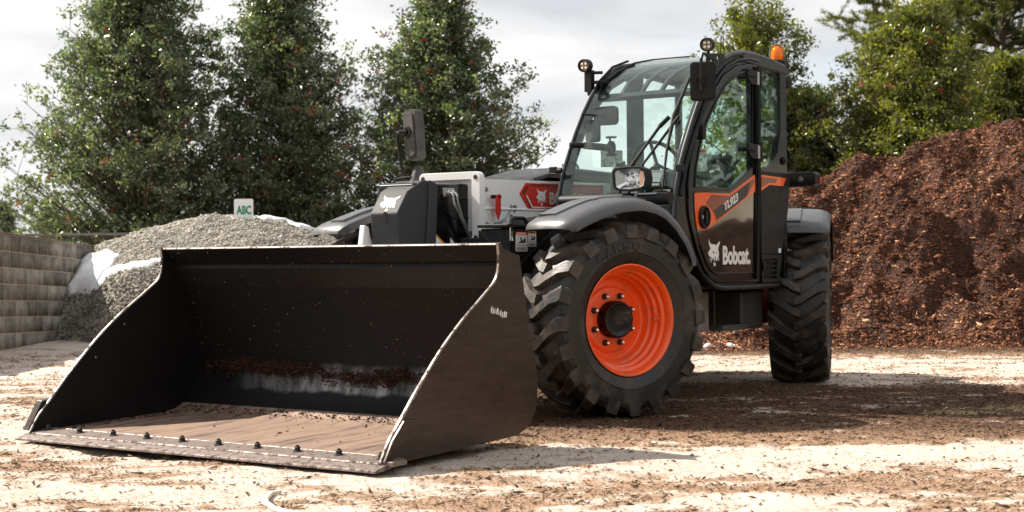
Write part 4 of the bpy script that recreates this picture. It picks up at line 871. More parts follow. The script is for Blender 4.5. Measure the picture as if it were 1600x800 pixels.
def ground_mat():
    mt = bpy.data.materials.new('packed_dirt'); mt.use_nodes = True; nt = mt.node_tree; N = nt.nodes; K = nt.links.new; b = N['Principled BSDF']
    tcn = N.new('ShaderNodeTexCoord'); at = N.new('ShaderNodeAttribute'); at.attribute_name = 'litter'
    def noise(s, d, st=(1, 1, 1), r=.6):
        mpn = N.new('ShaderNodeMapping'); mpn.inputs['Scale'].default_value = st; K(tcn.outputs['Object'], mpn.inputs[0])
        n = N.new('ShaderNodeTexNoise'); n.inputs['Scale'].default_value = s; n.inputs['Detail'].default_value = d; n.inputs['Roughness'].default_value = r; K(mpn.outputs[0], n.inputs['Vector']); return n
    def ramp(src, p0, c0, p1, c1):
        rp = N.new('ShaderNodeValToRGB'); e = rp.color_ramp.elements; e[0].position = p0; e[0].color = tuple(c0) + (1,); e[1].position = p1; e[1].color = tuple(c1) + (1,); K(src, rp.inputs[0]); return rp.outputs[0]
    def mix(f, a, c):
        mn = N.new('ShaderNodeMix'); mn.data_type = 'RGBA'; K(f, mn.inputs[0]); K(a, mn.inputs[6]); K(c, mn.inputs[7]); return mn.outputs[2]
    dirt = ramp(noise(2.2, 8).outputs['Fac'], .3, (.45, .375, .315), .7, (.64, .57, .505))
    grit = ramp(noise(38, 6, (1, 1.6, 1), .7).outputs['Fac'], .42, (.165, .10, .065), .58, (.61, .535, .465))
    g1 = N.new('ShaderNodeMix'); g1.data_type = 'RGBA'; g1.inputs[0].default_value = .5; K(dirt, g1.inputs[6]); K(grit, g1.inputs[7])
    mn_ = noise(55, 6, (1, 1.8, 1), .75).outputs['Fac']; lit_litter = ramp(mn_, .36, (.10, .056, .034), .64, (.44, .295, .195)); shade_litter = ramp(mn_, .36, (.040, .020, .012), .68, (.17, .092, .052))  # paler tone for lit litter, darker for shade and dark mulch
    at2 = N.new('ShaderNodeAttribute'); at2.attribute_name = 'shade_mulch'; mul = mix(at2.outputs['Fac'], lit_litter, shade_litter)
    nf = noise(26, 6, (1, 2.2, 1), .7); ad = N.new('ShaderNodeMath'); ad.operation = 'ADD'; K(at.outputs['Fac'], ad.inputs[0])
    sb_ = N.new('ShaderNodeMath'); sb_.operation = 'MULTIPLY_ADD'; sb_.inputs[1].default_value = 1.3; sb_.inputs[2].default_value = -.65; K(nf.outputs['Fac'], sb_.inputs[0]); K(sb_.outputs[0], ad.inputs[1])
    fac = ramp(ad.outputs[0], .32, (0, 0, 0), .78, (1, 1, 1))
    K(mix(fac, g1.outputs[2], mul), b.inputs['Base Color']); b.inputs['Roughness'].default_value = .95; b.inputs['Specular IOR Level'].default_value = .2
    bn = N.new('ShaderNodeBump'); bn.inputs['Strength'].default_value = .55; bn.inputs['Distance'].default_value = .012; K(noise(60, 6, (1, 1.3, 1), .7).outputs['Fac'], bn.inputs['Height']); K(bn.outputs[0], b.inputs['Normal'])
    MATS['packed_dirt'] = mt
ground_mat()
g = mesh_np('ground', np.stack([X, Y, Z], -1).reshape(-1, 3), F, 'packed_dirt', smooth=True, vattr={'litter': LT.ravel(), 'shade_mulch': shade_mulch(X, Y).ravel()}); g['kind'] = 'structure'

# ------------------------------------------------------------------ chips, stones: small solid slivers
def slivers(pos, nrm, length, width, thick_, rng, tilt=.35):
    """flat six-sided slivers lying on a surface"""
    n = len(pos); az = rng.uniform(0, 2 * np.pi, n)
    nrm = nrm + rng.normal(0, tilt, (n, 3)); nrm /= np.linalg.norm(nrm, axis=1, keepdims=True)
    a = np.stack([np.cos(az), np.sin(az), np.zeros(n)], 1); a -= nrm * (a * nrm).sum(1, keepdims=True); a /= np.linalg.norm(a, axis=1, keepdims=True) + 1e-9
    b = np.cross(nrm, a); L_ = length[:, None] / 2; w = width[:, None] / 2; t = thick_[:, None]
    bend = rng.normal(0, .15, (n, 1)) * length[:, None]
    v = np.stack([pos - a * L_ + b * w * .4, pos - a * L_ * .2 - b * w + bend * nrm * .3, pos + a * L_ * .3 + b * w, pos + a * L_ - b * w * .3, pos + nrm * t + a * L_ * .1, pos - nrm * t * .6], 1)
    q = np.array([(0, 1, 4), (1, 3, 4), (3, 2, 4), (2, 0, 4), (1, 0, 5), (3, 1, 5), (2, 3, 5), (0, 2, 5)])
    f = (np.arange(n)[:, None, None] * 6 + q[None]).reshape(-1, 3)
    return v.reshape(-1, 3), f
tone_mat('mulch_chip', [(0, (.024, .008, .004)), (.35, (.085, .029, .013)), (.65, (.22, .078, .033)), (.85, (.42, .18, .085)), (1, (.62, .40, .25))], rough=.8, spec=.3)
tone_mat('litter_chip', [(0, (.035, .018, .011)), (.25, (.085, .045, .027)), (.5, (.22, .135, .08)), (.8, (.40, .275, .17)), (1, (.58, .44, .30))], rough=.8, spec=.3)
NC = 330000
cx = rng.uniform(-7, 8, NC); cy = 4.8 + 11.8 * rng.uniform(0, 1, NC) ** 1.35
keep = rng.uniform(0, 1, NC) < (litter(cx, cy) ** 1.2 * .9 + .045); cx, cy = cx[keep], cy[keep]
cz = ground_z(cx, cy) + .006; n = len(cx)
ln = rng.gamma(1.4, .009, n) + .006; ln = np.clip(ln, .006, .10)
v, f = slivers(np.stack([cx, cy, cz], 1), np.tile([0, 0, 1.], (n, 1)), ln, ln * rng.uniform(.12, .4, n), ln * .08 + .0015, rng, .28)
dm = shade_mulch(cx, cy); tn = np.repeat(np.clip(rng.beta(1.8, 1.6, n) * (1 - .62 * dm), 0, 1), 8)
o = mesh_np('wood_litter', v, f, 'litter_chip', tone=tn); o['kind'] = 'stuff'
# a few pebbles and clods
n = 1400; px_ = rng.uniform(-6, 7, n); py_ = 5 + 11 * rng.uniform(0, 1, n) ** 1.2; r_ = np.minimum(rng.gamma(1.6, .0025, n) + .003, .011)
v, f = slivers(np.stack([px_, py_, ground_z(px_, py_) + r_ * .4], 1), np.tile([0, 0, 1.], (n, 1)), r_ * 2.4, r_ * 2.0, r_, rng, .3)
tone_mat('pebble', [(0, (.10, .085, .07)), (1, (.45, .40, .35))], rough=.9)
o = mesh_np('pebbles', v, f, 'pebble', tone=np.repeat(rng.uniform(0, 1, n), 8)); o['kind'] = 'stuff'

# ------------------------------------------------------------------ bark mulch pile
HX = [.2, 1.0, 2.0, 2.9, 3.8, 4.44, 4.8, 5.25, 5.79, 6.34, 6.88, 7.24, 8.5, 10, 12, 14, 19, 22, 24]
HZ = [.02, .55, 1.10, 1.55, 1.98, 2.22, 2.33, 2.40, 2.66, 2.78, 2.84, 2.95, 3.1, 2.9, 2.4, 1.95, 1.7, 1.0, .02]
def mulch_z(x, y):
    H = np.interp(x, HX, HZ)
    H = H + (fbm(x * 1.1, y * .25 + 3, 4, 77) - .5) * .25
    y0 = 16.25 + (fbm(x * .6, x * 0 + 1.7, 2, 55) - .5) * .5 - .08 * np.maximum(0, x - 4); yr = 21.8
    t = np.clip((y - y0) / (yr - y0), 0, 1); b = np.clip((y - yr) / 3.6, 0, 1)
    g_ = (1 - (1 - t) ** 1.3) * (1 - b ** 1.6)
    # a slumped lobe in front
    lobe = 1.55 * np.exp(-(((x - 5.6) / 1.9) ** 2 + ((y - 18.3) / 1.15) ** 2)) + .9 * np.exp(-(((x - 8.2) / 1.4) ** 2 + ((y - 17.9) / 1.0) ** 2)) + .5 * np.exp(-(((x - 2.6) / 1.3) ** 2 + ((y - 17.6) / 1.0) ** 2))
    z = H * g_; z = z + (np.maximum(z, lobe) - z) * .85
    k = np.clip(z / .5, 0, 1)
    rid = 1 - np.abs(fbm(x * 1.1, y * 1.3, 4, 61) * 2 - 1)
    z = z + k * ((rid - .8) * (1.25 - .75 * t) + (fbm(x * 2.2 + y * .8, y * 2.2, 4, 62, .5) - .5) * .50 + (fbm(x * 8, y * 8, 3, 63) - .5) * .13)
    return z - .05
def heap(name, fz, xs, ys, mats, tone=None, vattr=None):
    X, Y = np.meshgrid(xs, ys); Z = fz(X, Y); n1, n2 = len(xs), len(ys); idx = np.arange(n1 * n2).reshape(n2, n1)
    F = np.stack([idx[:-1, :-1], idx[:-1, 1:], idx[1:, 1:], idx[1:, :-1]], -1).reshape(-1, 4)
    va = {k: fn(X, Y, Z).ravel() for k, fn in (vattr or {}).items()}
    return mesh_np(name, np.stack([X, Y, Z], -1).reshape(-1, 3), F, mats, smooth=True, vattr=va)
def surf(fz, x, y, e=.04):
    z = fz(x, y); zx = (fz(x + e, y) - fz(x - e, y)) / (2 * e); zy = (fz(x, y + e) - fz(x, y - e)) / (2 * e)
    n = np.stack([-zx, -zy, np.ones_like(z)], 1); n /= np.linalg.norm(n, axis=1, keepdims=True); return z, n
M('mulch_body', (.045, .016, .008), .95, var=.6, vscale=14, bump=.9, bscale=26)
mp_ = heap('mulch_pile', mulch_z, np.concatenate([np.arange(0, 9.6, .045), np.arange(9.6, 24, .12)]), np.concatenate([np.arange(15.3, 22.2, .045), np.arange(22.2, 25.2, .15)]), 'mulch_body')
tag(mp_, 'tall reddish brown heap of shredded bark mulch behind the telehandler', 'mulch pile')
n = 330000; x = 0.4 + 10.6 * rng.uniform(0, 1, n) ** .95; y = rng.uniform(15.4, 21.9, n); z, nr = surf(mulch_z, x, y)
ok = z > -.03; x, y, z, nr = x[ok], y[ok], z[ok], nr[ok]; n = len(x); ln = np.clip(rng.gamma(1.4, .019, n) + .012, .012, .18)
v, f = slivers(np.stack([x, y, z + .010], 1), nr, ln, ln * rng.uniform(.14, .38, n), ln * .08 + .003, rng, .75)
c = mesh_np('bark_chips', v, f, 'mulch_chip', parent=mp_, tone=np.repeat(np.clip(rng.beta(1.35, 1.7, n) + (fbm(x * 1.2, y * 1.2, 3, 44) - .5) * .3, 0, 1), 8)); c['kind'] = 'stuff'

def sand_z(x, y): return 2.7 * np.clip(1 - np.hypot((x - 21.5) / 5.2, (y - 23.5) / 4.0), 0, 1) ** .9 * 1.25 + (fbm(x, y, 4, 31) - .5) * .2 - .1
sh = heap('sand_pile', sand_z, np.arange(15.5, 27.5, .2), np.arange(19, 28, .2), 'sand_heap'); tag(sh, 'pale sand heap mirrored in the dark lower door glass of the telehandler', 'sand pile')
# ------------------------------------------------------------------ gravel pile
GX = [-7.4, -6.6, -6.2, -5.87, -5.42, -4.87, -4.24, -3.70, -3.16, -2.71, -2.1, -1.4, -.6, .3]
GZ = [.7, 1.0, 1.12, 1.24, 1.40, 1.53, 1.63, 1.66, 1.57, 1.40, 1.15, .75, .3, .0]
def gravel_z(x, y):
    H = np.interp(x, GX, GZ) + (fbm(x * 1.6, x * 0 + 2, 3, 91) - .5) * .06
    y0 = 17.85 + 1.0 * (1 - sstep(-5.8, -4.7, x)) + (fbm(x * .9, x * 0 + 6, 3, 92) - .5) * .4; yr = 21.0
    t = np.clip((y - y0) / (yr - y0), 0, 1); b = np.clip((y - yr) / 3.2, 0, 1)
    g_ = np.where(t < .30, t / .30 * .60, .60 + .40 * (1 - (1 - (t - .30) / .70) ** 1.7)) * (1 - b ** 1.5)
    z = H * g_; k = np.clip(z / .3, 0, 1)
    return z + k * ((fbm(x * 1.7, y * 1.7, 4, 93) - .5) * .16 + (fbm(x * 7, y * 7, 3, 94) - .5) * .07) - .04
M('gravel_body', (.30, .27, .22), .95, var=.4, vscale=22, dirt=(.16, .145, .12), dscale=2.2, dpos=(.45, .6), bump=.8, bscale=45)
gp_ = heap('gravel_pile', gravel_z, np.arange(-7.4, .4, .04), np.concatenate([np.arange(17.0, 21.6, .04), np.arange(21.6, 24.4, .15)]), 'gravel_body')
tag(gp_, 'rounded heap of pale grey gravel beside the concrete block wall', 'gravel pile')
n = 130000; x = rng.uniform(-7.2, .2, n); y = rng.uniform(17.2, 21.7, n); z, nr = surf(gravel_z, x, y); ok = z > -.02
x, y, z, nr = x[ok], y[ok], z[ok], nr[ok]; n = len(x); ln = np.clip(rng.gamma(1.4, .009, n) + .010, .010, .09)
v, f = slivers(np.stack([x, y, z + .006], 1), nr, ln, ln * rng.uniform(.6, 1, n), ln * .4, rng, .4)
low_ = sstep(.55, .95, z - .12 * (x + 5)); tn = np.clip(rng.normal(.20, .15, n) + low_ * .42, 0, 1)  # paler toward the crest; shade on the lower face put into the tone
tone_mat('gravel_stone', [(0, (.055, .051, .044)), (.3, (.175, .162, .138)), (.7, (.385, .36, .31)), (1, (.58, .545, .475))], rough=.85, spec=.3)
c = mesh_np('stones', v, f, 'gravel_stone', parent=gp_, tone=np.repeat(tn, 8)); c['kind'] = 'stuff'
# snow left on the gravel
M('snow_white', (.74, .75, .78), .8, bump=.4, bscale=25)
def snow_patch(label, blobs, fz, step=.025, th=.05, name='snow_patch', poly=False):
    if poly:
        pg = np.array(blobs); blobs = [((pg[:, 0].min() + pg[:, 0].max()) / 2, (pg[:, 1].min() + pg[:, 1].max()) / 2, np.ptp(pg[:, 0]) / 2, np.ptp(pg[:, 1]) / 2)]
    x0 = min(b[0] - b[2] * 1.6 for b in blobs); x1 = max(b[0] + b[2] * 1.6 for b in blobs); y0 = min(b[1] - b[3] * 1.6 for b in blobs); y1 = max(b[1] + b[3] * 1.6 for b in blobs)
    xs = np.arange(x0, x1, step); ys = np.arange(y0, y1, step); X, Y = np.meshgrid(xs, ys)
    m_ = np.zeros_like(X)
    for bx_, by_, rx, ry in blobs: m_ = np.maximum(m_, 1 - np.sqrt(((X - bx_) / rx) ** 2 + ((Y - by_) / ry) ** 2))
    if poly:
        sd = np.full(X.shape, 9.); ins = np.zeros(X.shape, bool)
        for a_, b_ in zip(pg, np.roll(pg, -1, 0)):
            d_ = b_ - a_; t_ = np.clip(((X - a_[0]) * d_[0] + (Y - a_[1]) * d_[1]) / (d_ @ d_), 0, 1); sd = np.minimum(sd, np.hypot(X - a_[0] - t_ * d_[0], Y - a_[1] - t_ * d_[1]))
            ins ^= ((a_[1] > Y) != (b_[1] > Y)) & (X < d_[0] * (Y - a_[1]) / (d_[1] + 1e-12) + a_[0])
        m_ = np.where(ins, sd, -sd) / .16 + .05
    m_ = m_ + (fbm(X * 6, Y * 6, 4, 15) - .5) * (.9 if poly else .5)
    Z = fz(X, Y) + np.where(m_ > 0, th * np.sqrt(np.clip(m_ * 2.5, 0, 1)) + .02, -.12 + 0 * m_) * np.clip(1, 0, 1)
    idx = np.arange(X.size).reshape(X.shape); F = np.stack([idx[:-1, :-1], idx[:-1, 1:], idx[1:, 1:], idx[1:, :-1]], -1).reshape(-1, 4)
    keep = (m_.ravel()[F] > -.12).any(1); F = F[keep]; used = np.unique(F); re = np.full(X.size, -1); re[used] = np.arange(len(used))
    o = mesh_np(name, np.stack([X, Y, Z], -1).reshape(-1, 3)[used], re[F], 'snow_white', smooth=True)
    return tag(o, label, 'snow')
snow_patch('thick white snow patch on the left shoulder of the gravel heap', [(-5.78, 19.48), (-5.80, 19.9), (-5.80, 20.3), (-5.45, 20.08), (-5.15, 19.64), (-5.25, 19.28), (-5.40, 19.22), (-5.58, 19.33)], gravel_z, th=.05, poly=True)
snow_patch('thin broken band of old snow across the gravel heap', [(-5.40, 19.16), (-5.25, 19.10), (-4.90, 18.97), (-4.48, 18.93), (-3.95, 19.0), (-3.95, 19.1), (-4.48, 19.04), (-4.93, 19.12), (-5.2, 19.30)], gravel_z, th=.03, poly=True)
snow_patch('thin snow along the crest of the gravel heap', [(-3.30, 20.75, .26, .09), (-2.98, 20.75, .22, .07)], gravel_z, th=.015)
snow_patch('snow lumps at the foot of the mulch heap seen under the cab', [(2.12, 16.22, .05, .03), (2.36, 16.18, .04, .03), (1.80, 16.15, .03, .03)], lambda a, b: np.maximum(mulch_z(a, b), -.012), th=.02, step=.012)

# ------------------------------------------------------------------ concrete block wall
def wall_mat():
    M('concrete_block', (.27, .25, .22), .9, var=.35, vscale=3, dirt=(.14, .12, .10), dscale=2.0, dpos=(.5, .75), bump=.3, bscale=70)
    M('mortar', (.42, .33, .22), .95, var=.2, vscale=20)
    M('wall_cap', (.20, .165, .13), .95, var=.5, vscale=9, dirt=(.06, .04, .03), dscale=6, dpos=(.45, .65))
wall_mat()
tone_mat('block_face', [(0, (.16, .15, .132)), (.5, (.26, .245, .215)), (1, (.50, .475, .42))], rough=.92, spec=.25)
_bn = MATS['block_face'].node_tree; _b = _bn.nodes['Principled BSDF']
_t = _bn.nodes.new('ShaderNodeTexCoord'); _n = _bn.nodes.new('ShaderNodeTexNoise'); _n.inputs['Scale'].default_value = 5; _n.inputs['Detail'].default_value = 9; _n.inputs['Roughness'].default_value = .7
_bn.links.new(_t.outputs['Object'], _n.inputs['Vector']); _r2 = _bn.nodes.new('ShaderNodeValToRGB'); _r2.color_ramp.elements[0].position = .35; _r2.color_ramp.elements[0].color = (.5, .47, .43, 1); _r2.color_ramp.elements[1].position = .6; _r2.color_ramp.elements[1].color = (1, 1, 1, 1)
_bn.links.new(_n.outputs['Fac'], _r2.inputs[0]); _mm = _bn.nodes.new('ShaderNodeMix'); _mm.data_type = 'RGBA'; _mm.blend_type = 'MULTIPLY'; _mm.inputs[0].default_value = 1
_src = _b.inputs['Base Color'].links[0].from_socket; _bn.links.new(_src, _mm.inputs[6]); _bn.links.new(_r2.outputs[0], _mm.inputs[7]); _bn.links.new(_mm.outputs[2], _b.inputs['Base Color'])
_bp = _bn.nodes.new('ShaderNodeBump'); _bp.inputs['Strength'].default_value = .3; _bp.inputs['Distance'].default_value = .01; _n3 = _bn.nodes.new('ShaderNodeTexNoise'); _n3.inputs['Scale'].default_value = 60
_bn.links.new(_t.outputs['Object'], _n3.inputs['Vector']); _bn.links.new(_n3.outputs['Fac'], _bp.inputs['Height']); _bn.links.new(_bp.outputs[0], _b.inputs['Normal'])
WA = Vector((-5.84, 16.6, 0)); WB = Vector((-5.80, 24.5, 0)); wd_ = (WB - WA).normalized(); wn_ = Vector((wd_.y, -wd_.x, 0)); WL = (WB - WA).length; slope = -.034
def wp(s, h, d): p = WA + wd_ * s + wn_ * d; return (p.x, p.y, h + slope * (s - .4))
mb = MB(); mb.prism([(-2.5, -.15), (WL, -.15), (WL, 1.335), (-2.5, 1.335)], wp, -.20, -.003)
wall = mb.build('block_wall', 'mortar', None, smooth=False); tag(wall, 'low grey concrete block retaining wall beside the gravel heap', 'wall')
bv, bf, bt = [], [], []; bh = .19
for row in range(7):
    z0 = row * bh + .005; s = -2.5 + (.2 if row % 2 else 0)
    while s < WL:
        l = .40 if random.random() < .75 else .20; e = min(s + l, WL)
        mbk = [wp(a, b_, d) for d in (-.02, random.uniform(-.002, -.0005)) for a, b_ in ((s + .008, z0), (e - .008, z0), (e - .008, z0 + bh - .010), (s + .008, z0 + bh - .010))]
        k = len(bv); bv += mbk; bf += [(k + 4, k + 5, k + 6, k + 7), (k, k + 4, k + 7, k + 3), (k + 1, k + 2, k + 6, k + 5), (k + 3, k + 7, k + 6, k + 2), (k, k + 1, k + 5, k + 4)]; bt += [random.betavariate(1.1, 1.8)] * 5; s = e
mesh_np('blocks', np.array(bv), np.array(bf), 'block_face', parent=wall, tone=np.array(bt))
mb = MB(); mb.prism([(-2.5, 1.335), (WL, 1.335), (WL, 1.355), (-2.5, 1.355)], wp, -.22, .015); mb.build('coping', 'wall_cap', wall, bevel=.006)

# ------------------------------------------------------------------ sign on the heap
sg = empty('sign_board', (-3.69, 20.5, 1.55)); tag(sg, 'white board with green letters ABC standing on the gravel heap', 'sign')
mb = MB(); mb.prism(rrect(.262, .34, .02, 4, 0, .13), lambda u, v, d: (u, d, v), -.006, .006); mb.build('panel', 'sign_white', sg, smooth=False)
mb = MB(); text_into(mb, 'ABC', lambda u, v, d: (-.10 + u, -.0065 - d, .085 + v), w=.205, h=.125, offset=.045, thick=.002); mb.build('lettering', 'sign_green', sg, smooth=False)
mb = MB(); mb.box((0, .02, -.1), (.03, .025, .45)); mb.build('stake', 'galvanised', sg)
# ------------------------------------------------------------------ chain link fence
fe = empty('chain_link_fence', (-8, 25.5, 0)); tag(fe, 'chain link fence with a grey top rail behind the block wall', 'fence')
mb = MB(); mb.tube([(-4, 0, 1.47), (7, 0, 1.47)], .024, 8); mb.build('top_rail', 'galvanised', fe)
for k in range(5):
    mb = MB(); mb.tube([(-4 + 2.6 * k, 0.03, 0), (-4 + 2.6 * k, .03, 1.55)], .03, 8); mb.build('post', 'galvanised', fe)
vv, ff = [], []
for k in range(-24, 190):
    for sgn in (1, -1):
        x0 = -4 + k * .06; xa = x0; xb = x0 + 1.45 * sgn; c = len(vv)
        if max(xa, xb) < -4 or min(xa, xb) > 7: continue
        for (xx, zz) in ((xa, .02), (xb, 1.46)):
            vv += [(xx - .002, 0, zz), (xx + .002, 0, zz), (xx, .003, zz)]
        ff += [(c, c + 1, c + 4, c + 3), (c + 1, c + 2, c + 5, c + 4), (c + 2, c, c + 3, c + 5)]
mesh_np('wire_mesh', np.array(vv), np.array(ff), 'galvanised', parent=fe)

# ------------------------------------------------------------------ trees
tone_mat('holly_leaf', [(0, (.018, .031, .018)), (.4, (.066, .092, .052)), (.72, (.20, .23, .145)), (1, (.62, .64, .54))], rough=.22, trans=.43, tcol=(1.75, 1.9, .85), spec=.8)
tone_mat('bright_leaf', [(0, (.035, .048, .014)), (.4, (.11, .127, .032)), (.75, (.25, .245, .075)), (1, (.55, .52, .26))], rough=.28, trans=.4, tcol=(1.7, 1.8, .5), spec=.5)
tone_mat('pine_needle', [(0, (.04, .06, .015)), (.5, (.13, .15, .028)), (1, (.30, .29, .06))], rough=.45, trans=.3, tcol=(1.5, 1.6, .5))
M('bark', (.10, .075, .055), .9, var=.5, vscale=12, bump=.8, bscale=20)
M('berry_red', (.45, .02, .012), .3)
def tubes_np(segs, n=5):
    """segs: list of (p0, p1, r0, r1)"""
    P0 = np.array([s[0] for s in segs]); P1 = np.array([s[1] for s in segs]); r0 = np.array([s[2] for s in segs])[:, None]; r1 = np.array([s[3] for s in segs])[:, None]
    d = P1 - P0; d /= np.linalg.norm(d, axis=1, keepdims=True) + 1e-9; ref = np.where(np.abs(d[:, 2:3]) > .9, [[1., 0, 0]], [[0, 0, 1.]])
    a = np.cross(d, ref); a /= np.linalg.norm(a, axis=1, keepdims=True); b = np.cross(d, a); rings = []
    for P, r in ((P0, r0), (P1, r1)):
        for k in range(n): rings.append(P + (a * math.cos(2 * math.pi * k / n) + b * math.sin(2 * math.pi * k / n)) * r)
    v = np.stack(rings, 1); m_ = len(segs); q = np.array([(k, (k + 1) % n, n + (k + 1) % n, n + k) for k in range(n)])
    return v.reshape(-1, 3), (np.arange(m_)[:, None, None] * 2 * n + q[None]).reshape(-1, 4)
def leaves_np(c, size, rng, aspect=.48, dirs=None, flat=.6):
    n = len(c); a = rng.normal(0, 1, (n, 3)) if dirs is None else dirs + rng.normal(0, .45, (n, 3)); a /= np.linalg.norm(a, axis=1, keepdims=True)
    w = rng.normal(0, 1, (n, 3)); w[:, 2] *= flat; b = np.cross(a, w); b /= np.linalg.norm(b, axis=1, keepdims=True) + 1e-9; nn = np.cross(a, b)
    s = size[:, None]; h = s * aspect * .5
    v = np.stack([c - a * s * .5, c + b * h + nn * h * .35, c + a * s * .5, c - b * h + nn * h * .35], 1)
    f = (np.arange(n)[:, None, None] * 4 + np.array([(0, 1, 2), (0, 2, 3)])[None]).reshape(-1, 3)
    return v.reshape(-1, 3), f
def tree(name, label, group, base, H, env, seed, nprim=170, ntwig=13, nleaf=22, leaf=.075, mat='holly_leaf', h0=.03, berries=0, trunk_r=.09, squash=1.0, rise=.45, pine=False, tone_a=2.0, tone_b=2.4, lean=(0, 0)):
    rg = np.random.default_rng(seed); r = empty(name, base); tag(r, label, 'tree', group)
    hs = [e[0] for e in env]; rs = [e[1] for e in env]; segs = []; tp = []
    tr = lambda h: np.array([lean[0] * (h / H) ** 2 + .06 * math.sin(h * 1.7 + seed), lean[1] * (h / H) + .06 * math.cos(h * 1.3 + seed), h])
    nt_ = 14; tr_pts = [tr(H * .97 * k / nt_) for k in range(nt_ + 1)]
    for k in range(nt_): segs.append((tr_pts[k], tr_pts[k + 1], trunk_r * (1 - k / nt_) + .01, trunk_r * (1 - (k + 1) / nt_) + .01))
    C, D = [], []
    for i in range(nprim):
        h = H * (h0 + (1 - h0) * ((i + rg.uniform()) / nprim) ** 1.12); az = i * 2.399963 + rg.uniform(-.5, .5)
        Rr = np.interp(h / H, hs, rs) * (rg.uniform(.5, 1.0) if rg.uniform() < .86 else rg.uniform(1.0, 1.16)); Rr = max(Rr, .12)
        tip = tr(h) + np.array([math.cos(az) * Rr, math.sin(az) * Rr * squash, 0]); st = tr(max(.05, h - Rr * rise)); mid = (st + tip) / 2 + np.array([0, 0, -.08 * Rr if not pine else .05])
        pts = [(1 - t) ** 2 * st + 2 * t * (1 - t) * mid + t * t * tip for t in np.linspace(0, 1, 5)]
        br = .010 + .012 * Rr
        for k in range(4): segs.append((pts[k], pts[k + 1], br * (1 - k / 4) + .003, br * (1 - (k + 1) / 4) + .003))
        d0 = (tip - st) / np.linalg.norm(tip - st)
        for j in range(ntwig):
            t = 1 - .78 * rg.uniform() ** 1.25; k = min(3, int(t * 4)); p = pts[k] + (pts[k + 1] - pts[k]) * (t * 4 - k)
            d = d0 * .6 + rg.normal(0, .75, 3) + np.array([0, 0, .28]); d /= np.linalg.norm(d); l = (.10 + .20 * rg.uniform()) * (1.0 + .25 * Rr)
            if t > .93: l *= 1.3
            segs.append((p, p + d * l, .005, .002)); cl = p + d * l * .8
            nl = nleaf if not pine else nleaf
            u = rg.uniform(0.1, 1.05, nl)[:, None]; c = p + d * l * u + rg.normal(0, .02, (nl, 3)) if pine else cl + rg.normal(0, 1, (nl, 3)) * np.array([.085, .085, .06]) * rg.uniform(.6, 1.3); C.append(c); D.append(np.tile(d, (nl, 1)) * .8 + rg.normal(0, .8, (nl, 3)))
    C = np.concatenate(C); D = np.concatenate(D); n = len(C)
    v, f = tubes_np(segs); mesh_np('trunk', v, f, 'bark', parent=r, smooth=True)
    v, f = leaves_np(C, leaf * rg.uniform(.6, 1.25, n), rg, .46 if not pine else .09, D)
    # whole sprays of paler or darker leaves
    tn = np.clip(rg.beta(tone_a, tone_b, n) * .6 + .4 * np.repeat(rg.beta(1.6, 2.2, n // nleaf + 1), nleaf)[:n], 0, 1)
    o = mesh_np('crown', v, f, mat, parent=r, tone=np.repeat(tn, 2))
    if berries:
        pick = C[rg.integers(0, n, berries)]; pick = np.repeat(pick, 7, 0) + rg.normal(0, .035, (berries * 7, 3)); q = .017
        off = np.array([(q, 0, 0), (0, q, 0), (-q, 0, 0), (0, -q, 0), (0, 0, q), (0, 0, -q)]); v = (pick[:, None] + off[None]).reshape(-1, 3)
        tri = np.array([(0, 1, 4), (1, 2, 4), (2, 3, 4), (3, 0, 4), (1, 0, 5), (2, 1, 5), (3, 2, 5), (0, 3, 5)]); f = (np.arange(len(pick))[:, None, None] * 6 + tri[None]).reshape(-1, 3)
        b = mesh_np('berries', v, f, 'berry_red', parent=r); b['kind'] = 'stuff'
    return r
GH = 'holly trees along the back fence'
tree('holly_tree', 'broadest dark holly tree, behind the block wall and the gravel heap', GH, (-6.75, 27.2, 0), 6.9, [(0, 2.0), (.2, 2.3), (.36, 2.3), (.52, 2.0), (.66, 1.6), (.76, 1.25), (.84, .85), (.92, .5), (1, .15)], 1, nprim=520, ntwig=8, nleaf=29, leaf=.085, berries=170, rise=.7)
tree('holly_tree', 'holly tree with red berries directly behind the ABC sign', GH, (-4.2, 27.6, 0), 6.2, [(0, 1.7), (.2, 2.0), (.4, 1.9), (.56, 1.65), (.70, 1.3), (.80, .95), (.90, .6), (1, .18)], 2, nprim=430, ntwig=8, nleaf=29, leaf=.085, berries=300, rise=.75)
tree('holly_tree', 'cone shaped holly tree with red berries, left of the cab', GH, (-1.25, 27.0, 0), 6.0, [(0, 1.7), (.3, 2.0), (.48, 1.95), (.58, 1.75), (.70, 1.3), (.82, .8), (.92, .42), (1, .10)], 3, nprim=430, ntwig=8, nleaf=29, leaf=.085, berries=330, rise=.55)
tree('holly_tree', 'open topped holly tree directly behind the cab', GH, (4.5, 27.5, 0), 5.55, [(0, 1.3), (.25, 1.6), (.5, 1.35), (.75, 1.0), (.92, .8), (1, .5)], 4, nprim=230, ntwig=8, nleaf=29, leaf=.085, berries=60, mat='bright_leaf', rise=.8, tone_b=2.8)
tree('holly_tree', 'big sunlit yellow green holly rising above the mulch heap', GH, (7.15, 26.5, 0), 5.3, [(0, 1.9), (.3, 2.0), (.5, 1.9), (.7, 1.5), (.88, .9), (1, .3)], 5, nprim=420, ntwig=8, nleaf=29, leaf=.085, berries=90, mat='bright_leaf', rise=.75)
tree('holly_tree', 'dark holly low behind the mulch heap, beside the cab', GH, (5.55, 28.0, 0), 4.0, [(0, 1.3), (.3, 1.4), (.6, 1.15), (.85, .7), (1, .3)], 6, nprim=280, ntwig=9, nleaf=26, leaf=.085, berries=40, rise=.7)
